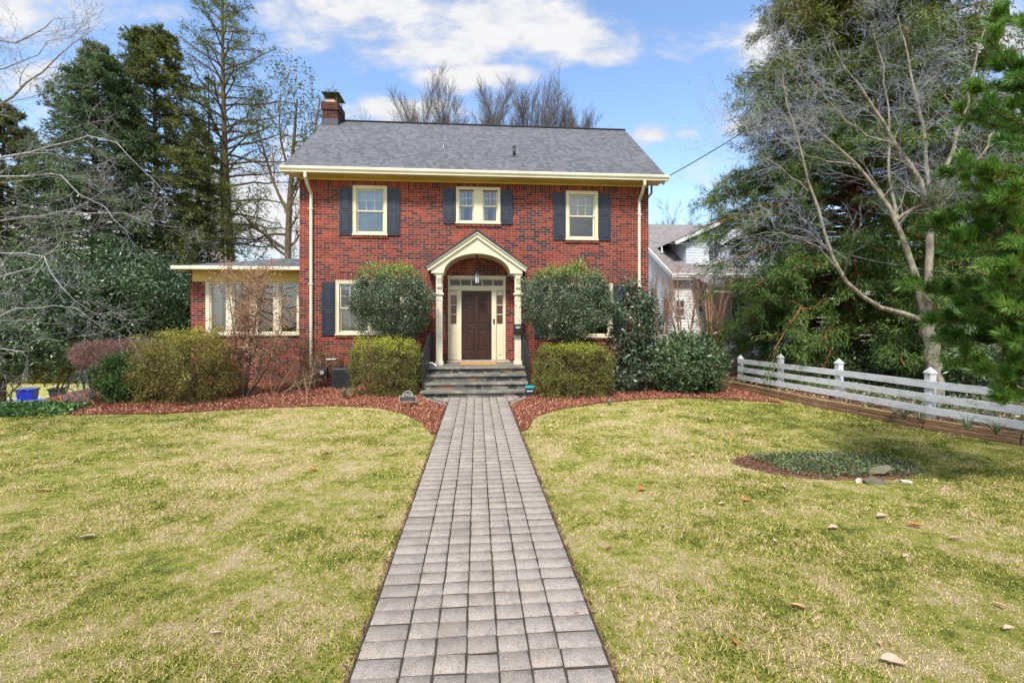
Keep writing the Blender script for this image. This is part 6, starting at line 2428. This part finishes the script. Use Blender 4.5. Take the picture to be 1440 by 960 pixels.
for i, (px_, yt, t0) in enumerate(((940, 296, 46), (1002, 286, 40), (968, 304, 52), (548, 160, 44), (515, 164, 48))):
    b_ = P(px_, 452, t0)
    zt2 = EYE + t0 * (452 - yt) / FPX
    rg = np.random.default_rng(170 + i)
    K = 8
    s_ = np.linspace(0, 1, K)
    tr_pts = np.stack([b_.x + .2 * np.sin(s_ * 4 + i), b_.y + .2 * np.cos(s_ * 3), zt2 * s_ * .95], 1)[None]
    trr = (.18 * (1 - .85 * s_))[None]
    lm, lr, _ = spawn(rg, tr_pts, trr, 14, .4, .97, 3.4, .6, .5, 6, .06, .08, lfall=.5)
    A_, RA, _ = spawn(rg, lm, lr, 8, .2, 1, 1.5, .6, .55, 4, .05, .1)
    B_, RB, _ = spawn(rg, A_, RA, 6, .15, 1, .8, .6, .6, 3, .04, .15, rmin=.012)
    t = thing('distant_bare_tree', ['faint bare tree top over the neighbour roof, nearest the brick house', 'faint bare tree top over the neighbour dormer beside the cryptomeria', 'lowest faint bare tree top over the middle of the neighbour roof',
              'faint twig tips just above the ridge, second right of the chimney', 'faint twig tips just above the ridge nearest the chimney'][i], 'tree', (b_.x, b_.y, 0), 'far bare trees on the skyline')
    V, F = join([tubes(tr_pts, trr, 6), tubes(lm, lr, 3)])
    link('trunk', np_mesh('trunk', V, F), M['bark_far'], t, smooth=True)
    V, F = join([tubes(A_, RA, 3), tubes(B_, RB, 3)])
    link('crown', np_mesh('crown', V, F), M['bark_far'], t)


# --- silver bare tree reaching in from the left
GP, GR = guides([
    [(-235, 640, 7.2, .16), (-225, 450, 7.1, .14), (-215, 300, 7.0, .12), (-205, 100, 7.0, .08), (-190, -60, 7.0, .03)],
    [(-212, 290, 7.0, .06), (-70, 185, 6.8, .045), (0, 133, 6.6, .030), (42, 119, 6.5, .024), (74, 99, 6.5, .018), (117, 57, 6.4, .008), (132, 40, 6.4, .004)],
    [(-210, 200, 7.0, .06), (-70, 60, 6.8, .04), (0, 57, 6.6, .020), (50, 36, 6.5, .012), (110, 25, 6.4, .004)],
    [(-214, 300, 7.0, .06), (-60, 240, 6.8, .04), (30, 212, 6.7, .022), (110, 200, 6.6, .014), (185, 205, 6.5, .009), (235, 275, 6.4, .003)],
    [(-214, 330, 7.0, .06), (-60, 260, 6.8, .04), (20, 240, 6.9, .022), (110, 262, 6.9, .014), (185, 330, 6.8, .004)],
    [(-216, 350, 7.0, .06), (-60, 320, 7.2, .04), (30, 305, 7.3, .02), (130, 292, 7.4, .012), (262, 320, 7.4, .003)],
    [(-218, 370, 7.0, .06), (-60, 400, 7.0, .04), (20, 392, 7.1, .018), (85, 350, 7.2, .010), (140, 300, 7.3, .003)],
    [(-218, 400, 7.0, .06), (-60, 460, 7.0, .04), (15, 446, 6.9, .020), (60, 428, 6.9, .013), (100, 430, 6.8, .008), (150, 465, 6.8, .003)],
    [(-218, 360, 7.0, .06), (-60, 350, 6.6, .04), (20, 345, 6.5, .018), (80, 385, 6.4, .010), (140, 445, 6.3, .003)],
    [(-210, 180, 7.0, .05), (-60, 100, 7.0, .03), (10, 95, 7.0, .014), (90, 60, 7.0, .008), (112, 40, 7.0, .003)],
    [(-214, 420, 7.0, .05), (-60, 500, 6.9, .03), (10, 500, 6.9, .012), (60, 470, 6.9, .006), (90, 480, 6.9, .003)],
], 16, .05, 5)
GR *= .60
baretree('bare_cherry_tree', 'silver grey bare branches of a tree reaching in across the left edge', GP, GR,
         [(11, .90, .65, .42, .0, .16, 7, .28), (6, .46, .7, .6, -.01, .2, 5, .15), (4, .22, .7, .65, 0, .22, 4, .15)], 'bark_silver', 'bark_silver', 180, buds=0, S0=6)

# --- right side
# cryptomeria
b_ = P(1195, 452, 13.2)


def prof_c(h):
    z = h * 14.5
    return float(np.interp(z, [0, 1.2, 5, 8.6, 10.4, 12.5, 14.5], [3.8, 4.25, 4.1, 3.4, 2.6, 1.3, .2]))


conifer('cryptomeria_tree', 'large dense green cryptomeria with red brown trunk behind the fence, beside the neighbour house', (b_.x, b_.y, .16), 14.5, prof_c, 420, 'f_cedar', 'bark_red', .27, 201,
        zlo=.045, leaf=(.12, .020), nsec=17, nleaf=120, elev=(.0, .75), droop=.42, spread=.45, tuft=.95, sec_len=.24, jit=.07, group='cryptomerias behind the fence')
b_ = P(1395, 452, 15.5)
conifer('cryptomeria_tree', 'second darker cryptomeria behind, seen between the bare tree trunk and the pine', (b_.x, b_.y, .16), 9.0, lambda h: 3.1 * (1 - h) ** .7 + .2, 130, 'f_cedar', 'bark_red', .24, 202,
        zlo=.04, leaf=(.15, .022), nsec=12, nleaf=60, elev=(-.1, .6), droop=.40, spread=.45, tuft=.75, sec_len=.26, jit=.06, group='cryptomerias behind the fence')
b_ = P(1540, 452, 13.0)
conifer('cryptomeria_tree', 'third cryptomeria outside the right edge behind the pine', (b_.x, b_.y, .16), 8.0, lambda h: 2.9 * (1 - h) ** .7 + .2, 100, 'f_cedar', 'bark_red', .24, 203,
        zlo=.04, leaf=(.18, .03), nsec=11, nleaf=34, elev=(-.1, .6), droop=.40, spread=.45, tuft=.75, sec_len=.26, jit=.06, group='cryptomerias behind the fence')
c = P(1395, 520, 9.8)
bush('shade_laurel', 'pale green laurel behind the fence under the pine branches', 'shrub', (c.x, c.y, .95), (1.1, .8, .75), 9000, (.12, .03), 'f_laurel', 2.1, 150, .14, 'bark_brown', 7, None, 204, .08, basez=.165)
c = P(1330, 525, 11.5)
bush('shade_laurel', 'dark laurel behind the fence just right of the bare tree trunk', 'shrub', (c.x, c.y, .8), (1.3, .8, .75), 8000, (.12, .03), 'f_camellia', 2.1, 150, .14, 'bark_brown', 7, None, 205, .08, basez=.165)
c = P(1235, 520, 12.0)
bush('shade_fern', 'low dark fern-like shrub behind the fence under the cryptomeria', 'shrub', (c.x, c.y, .6), (1.3, .8, .5), 6000, (.12, .03), 'f_laurel', 2.1, 120, .14, 'bark_brown', 7, None, 206, .08, basez=.165)

# bare tree before the cryptomeria
T = 9.5
GP, GR = guides([
    [(1318, 600, T, .19), (1315, 540, T, .165), (1310, 490, T, .15), (1303, 455, T, .14), (1300, 440, T, .13)],
    [(1302, 452, T, .11), (1293, 410, 9.6, .10), (1285, 375, 9.6, .09), (1270, 335, 9.7, .08), (1260, 310, 9.7, .07), (1235, 265, 9.8, .055), (1205, 232, 10, .04), (1165, 190, 10.2, .025), (1120, 165, 10.4, .012)],
    [(1303, 450, T, .12), (1309, 420, T, .11), (1304, 370, T, .10), (1308, 320, T, .095), (1314, 292, T, .09), (1308, 270, T, .08), (1285, 235, T, .07), (1262, 203, T, .055), (1233, 156, 9.3, .04), (1205, 115, 9.2, .028), (1170, 60, 9.1, .014)],
    [(1314, 292, T, .07), (1330, 240, 9.4, .06), (1345, 195, 9.3, .05), (1352, 165, 9.3, .04), (1362, 120, 9.2, .028), (1380, 60, 9.1, .02), (1395, 10, 9, .010)],
    [(1307, 275, T, .06), (1304, 230, 9.7, .055), (1298, 180, 9.8, .05), (1290, 131, 9.9, .04), (1275, 80, 10, .028), (1262, 20, 10, .014)],
    [(1262, 310, 9.7, .05), (1255, 270, 9.9, .045), (1248, 220, 10.1, .035), (1252, 160, 10.2, .025), (1240, 90, 10.3, .016), (1225, 30, 10.4, .008)],
    [(1296, 450, T, .09), (1275, 440, 9.4, .075), (1250, 433, 9.3, .065), (1215, 427, 9.2, .058), (1196, 420, 9.1, .055), (1183, 390, 9.1, .050), (1172, 365, 9.1, .046), (1152, 300, 9.1, .040), (1136, 268, 9.1, .034), (1127, 213, 9.1, .028), (1099, 124, 9.1, .018), (1102, 70, 9.1, .008)],
    [(1314, 300, T, .05), (1340, 270, 9.3, .045), (1365, 245, 9.2, .036), (1385, 205, 9.1, .03), (1420, 160, 9, .015)],
    [(1260, 310, 9.7, .05), (1290, 290, 9.5, .04), (1305, 282, 9.4, .03), (1330, 262, 9.2, .02)],
    [(1175, 375, 9.1, .02), (1150, 345, 9, .016), (1110, 325, 8.9, .011), (1060, 330, 8.8, .006), (1020, 340, 8.8, .003)],
    [(1136, 268, 9.1, .02), (1105, 240, 9, .015), (1065, 215, 9, .010), (1025, 190, 9, .004)],
    [(1205, 232, 10, .03), (1150, 225, 9.8, .02), (1090, 195, 9.6, .012), (1040, 150, 9.5, .005)],
    [(1262, 203, T, .035), (1215, 190, 9.3, .025), (1150, 130, 9.2, .015), (1100, 60, 9.1, .006)],
], 14, .02, 9)
GR[1:] *= .70
GR[0] *= .9
baretree('bare_magnolia_tree', 'bare tree with tan lichened trunk and silvery twig crown in front of the cryptomeria', GP, GR,
         [(13, 1.30, .75, .30, .03, .12, 7, .30), (8, .68, .7, .5, .02, .13, 5, .15), (5, .32, .7, .6, .01, .18, 4, .12)], 'bark_tan', 'bark_twig', 210, S0=9, skip=1)

# bare shrubs before the neighbour's wall
for i, (px_, py_, t0) in enumerate(((930, 505, 15.5), (962, 505, 15), (1000, 500, 14.5), (905, 505, 16.5))):
    gl = []
    rg = random.Random(220 + i)
    for k_ in range(6):
        dx_ = rg.uniform(-32, 32)
        gl.append([(px_ + dx_ * .1, py_ + 10, t0, .035), (px_ + dx_ * .4, py_ - 35, t0 + rg.uniform(-.2, .2), .028), (px_ + dx_ * .75, py_ - 75, t0, .018), (px_ + dx_ * 1.1, py_ - rg.uniform(95, 125), t0, .008)])
    GP, GR = guides(gl, 9)
    GP[:, 0, 2] = 0
    baretree('crape_myrtle', ['bare tan crape myrtle in front of the neighbour front wall, second from the brick house', 'bare reddish crape myrtle before the brown porch posts', 'bare crape myrtle beside the cryptomeria, rightmost of the row',
             'bare crape myrtle half hidden behind the right house corner'][i], GP, GR,
             [(7, .9, .5, .5, .06, .1, 5, .35), (5, .45, .6, .55, .03, .15, 4, .2), (3, .2, .6, .6, 0, .2, 3, .2)], 'twig_tan', 'twig_tan', 230 + i, S0=6, group="bare crape myrtles by the neighbour's wall", cat='shrub')


# --- the near pine at the right edge
def pine():
    rg = np.random.default_rng(301)
    t = thing('pine_tree', 'close long-needled bright green pine reaching in from the right edge over the fence', 'tree', tuple(P(1640, 452, 5.0).xy) + (.16,))
    tx, ty = P(1640, 452, 5.0).x, P(1640, 452, 5.0).y
    K = 12
    s_ = np.linspace(0, 1, K)
    trunk = np.stack([tx + .1 * np.sin(s_ * 4), ty + .1 * np.cos(s_ * 3), .1 + 6.2 * s_], 1)[None]
    trr = (.13 * (1 - .8 * s_))[None]
    tips = [   # via and tip in the picture, depth of the tip
        (1500, 20, 1392, 30, 4.6), (1490, 110, 1362, 122, 4.5), (1460, 150, 1388, 55, 4.4), (1500, 180, 1345, 168, 4.6), (1480, 210, 1390, 150, 4.2),
        (1500, 250, 1345, 232, 4.3), (1500, 270, 1350, 262, 4.6), (1480, 290, 1352, 292, 4.5), (1520, 330, 1290, 318, 4.7), (1480, 345, 1330, 350, 4.4),
        (1500, 420, 1268, 402, 4.8), (1480, 440, 1300, 452, 4.7), (1480, 380, 1385, 375, 4.0), (1470, 400, 1385, 408, 4.2), (1480, 470, 1315, 478, 4.8),
        (1470, 500, 1330, 512, 4.7), (1480, 520, 1370, 520, 4.6), (1480, 300, 1400, 275, 4.0), (1500, 215, 1420, 200, 4.0), (1480, 470, 1360, 440, 4.5),
        (1490, 90, 1420, 110, 4.2), (1490, 335, 1420, 340, 4.1), (1480, 440, 1415, 430, 4.0), (1480, 560, 1400, 548, 4.5), (1500, 60, 1435, 30, 4.3), (1500, 500, 1430, 480, 4.2)]
    PTs, RDs = [], []
    for (vx_, vy_, px_, py_, tt) in tips:
        tip = P(px_, py_, tt)
        via = P(vx_ + 30, vy_ + 10, tt + .25)
        z0 = max(.5, via.z - .25)
        a_, b2 = poly([(tx, ty, z0, .032), (*via, .022), (*(via.lerp(tip, .6)), .012), (*tip, .006)], 12)
        a_[0, 1:-1] += rg.normal(size=(10, 3)) * .012
        PTs.append(a_)
        RDs.append(b2)
    PT, RD = np.concatenate(PTs), np.concatenate(RDs)
    # side shoots turn up towards their ends
    SC, RS, _ = spawn(rg, PT, RD, 6, .50, .98, .30, .8, .6, 6, .24, .05, flat=.2, lfall=.3, rmin=.004)
    SD, RSD, _ = spawn(rg, PT, RD, 2, .35, .8, .45, .8, .6, 6, .18, .06, flat=.2, lfall=.3, rmin=.004)
    SE, RSE, _ = spawn(rg, SD, RSD, 2, .3, .9, .25, .8, .6, 6, .24, .06, flat=.2, rmin=.004)
    V, F = join([tubes(trunk, trr, 10), tubes(PT, RD, 6), tubes(SC, RS, 4), tubes(SD, RSD, 4), tubes(SE, RSE, 4)])
    link('trunk', np_mesh('trunk', V, F), M['bark_brown'], t, smooth=True)

    def needles(PTl, n, t0, L, mat, spread):
        C, T_ = along(rg, PTl, n, t0, 1.0, .004)
        nn_ = rg.normal(size=C.shape)
        perp = unit(nn_ - T_ * (nn_ * T_).sum(1, keepdims=True))
        D = unit(T_ * (.75 + .25 * rg.random((len(C), 1))) + perp * spread + np.array([0, 0, .12]))
        return leaves(rg, C, D, L, .0072, None, 0, .25, .08)
    tip_seg = PT[:, 8:]
    V1 = [needles(tip_seg, 620, .0, .105, None, .85), needles(SC, 270, .45, .10, None, .85), needles(SE, 230, .45, .09, None, .85), needles(SD, 170, .62, .095, None, .85)]
    V, F = join(V1)
    link('crown', np_mesh('crown', V, F), M['f_pine'], t)
    V, F = join([needles(PT[:, 5:10], 200, 0, .075, None, .8), needles(SC, 50, .0, .07, None, .8), needles(SD, 110, 0, .07, None, .8)])
    link('inner_needles', np_mesh('inner_needles', V, F), M['f_pineold'], t)['kind'] = 'stuff'


pine()

# ------------------------------------------------------------------ fallen leaves on the lawn
def fallen(px_, py_, ln, mat, label, rot, seed, curl=.35, wide=.42):
    rg = random.Random(seed)
    c_ = Gd(px_, py_, .024)
    n, m_ = 7, 5
    vs_, fs_ = [], []
    for i in range(n):
        s_ = i / (n - 1)
        w_ = math.sin(math.pi * min(s_ * .93 + .04, 1)) ** .8 * wide * ln * (.5)
        for j in range(m_):
            q = j / (m_ - 1) * 2 - 1
            x = (s_ - .5) * ln + rg.uniform(-.03, .03) * ln
            y = q * w_ * (1 + rg.uniform(-.25, .25) * abs(q)) + .12 * ln * math.sin(s_ * 3)
            z = curl * ln * (.45 * q * q * (w_ / (wide * ln * .5)) + .5 * (s_ - .5) ** 2 * 1.6) + rg.uniform(-.004, .004) * ln * 4
            vs_.append((x, y, z))
    for i in range(n - 1):
        for j in range(m_ - 1):
            fs_.append((i * m_ + j, (i + 1) * m_ + j, (i + 1) * m_ + j + 1, i * m_ + j + 1))
    mt_ = Matrix.Translation(c_) @ Matrix.Rotation(R(rot), 4, 'Z') @ Matrix.Rotation(R(rg.uniform(-18, 18)), 4, 'X')
    k = MB()
    k.add([tuple(mt_ @ Vector(v)) for v in vs_], fs_)
    k.tube([tuple(mt_ @ Vector(v)) for v in ((-.5 * ln, 0, curl * ln * .2), (-.66 * ln, .02 * ln, curl * ln * .3))], .0012 + ln * .006, 4)
    o_ = k.build('fallen_leaf', M[mat], None, smooth=True)
    tag(o_, label, 'leaf', 'dry leaves scattered on the lawn')


fl_list = [
    (1256, 931, .115, 'deadleafpale', 'largest pale pink tan leaf lying near the bottom right corner', -25),
    (1123, 853, .085, 'deadleaf', 'tan pointed leaf lying up-left of the largest pale one', -40),
    (1406, 851, .07, 'deadleaf', 'tan folded leaf at the right edge of the lawn', -60),
    (1241, 726, .12, 'deadleafpale', 'pale maple-like leaf below the two mossy stones', 5),
    (1288, 739, .11, 'deadleafrust', 'rust orange leaf right of the pale maple-like one', -35),
    (1050, 703, .09, 'deadleafrust', 'rust orange leaf in the grass left of the planted oval', 15),
    (1016, 708, .08, 'deadleafpale', 'pale leaf close left of the rust orange one below the oval', 10),
    (1092, 760, .07, 'deadleafpale', 'small pale standing leaf in the middle of the right lawn', 70),
    (1172, 742, .10, 'deadleafpale', 'whitish narrow leaf lying flat below the planted oval', 5),
    (903, 688, .10, 'deadleafrust', 'orange leaf on the right lawn nearest the path', 20),
    (1105, 684, .08, 'deadleafpale', 'white curled leaf just below the left half of the planted oval', 50),
    (1274, 782, .07, 'deadleafpale', 'small pale pink leaf right of centre on the right lawn', 20),
    (1344, 757, .08, 'deadleafpale', 'small pale leaf high on the far right lawn', -20),
    (1420, 884, .07, 'deadleafpale', 'pale crumpled leaf at the right edge above the corner', 0),
    (857, 770, .07, 'deadleafrust', 'small red leaf in the grass along the right path edge', 30),
    (460, 638, .13, 'deadleafrust', 'bright orange leaf on the left lawn nearest the mulch', 20),
    (438, 660, .11, 'deadleafrust', 'brown orange leaf just below the bright orange one', -30),
    (535, 725, .10, 'deadleafpale', 'pale curled leaf on the left lawn near the path', 25),
    (120, 756, .13, 'deadleafpale', 'broad pale leaf in the middle of the left lawn', 20),
    (57, 690, .13, 'deadleaf', 'dark brown leaf far left on the lawn', 10),
    (301, 891, .07, 'deadleafpale', 'pale round leaf near the bottom of the left lawn', 10),
    (812, 862, .035, 'deadleafrust', 'tiny brown leaf lying on the pavers near the right edge of the path', 10),
    (1240, 905, .05, 'deadleaf', 'small tan leaf just above the largest pale one', 50),
    (1035, 903, .05, 'deadleafrust', 'small rusty leaf low on the right lawn, left of the big leaves', 80),
    (975, 640, .10, 'deadleafpale', 'pale leaf on the right lawn between the path and the planted oval', 30),
]
for i, (a_, b_, l_, mm, lb, rt) in enumerate(fl_list):
    fallen(a_, b_, l_, mm, lb, rt, 400 + i)
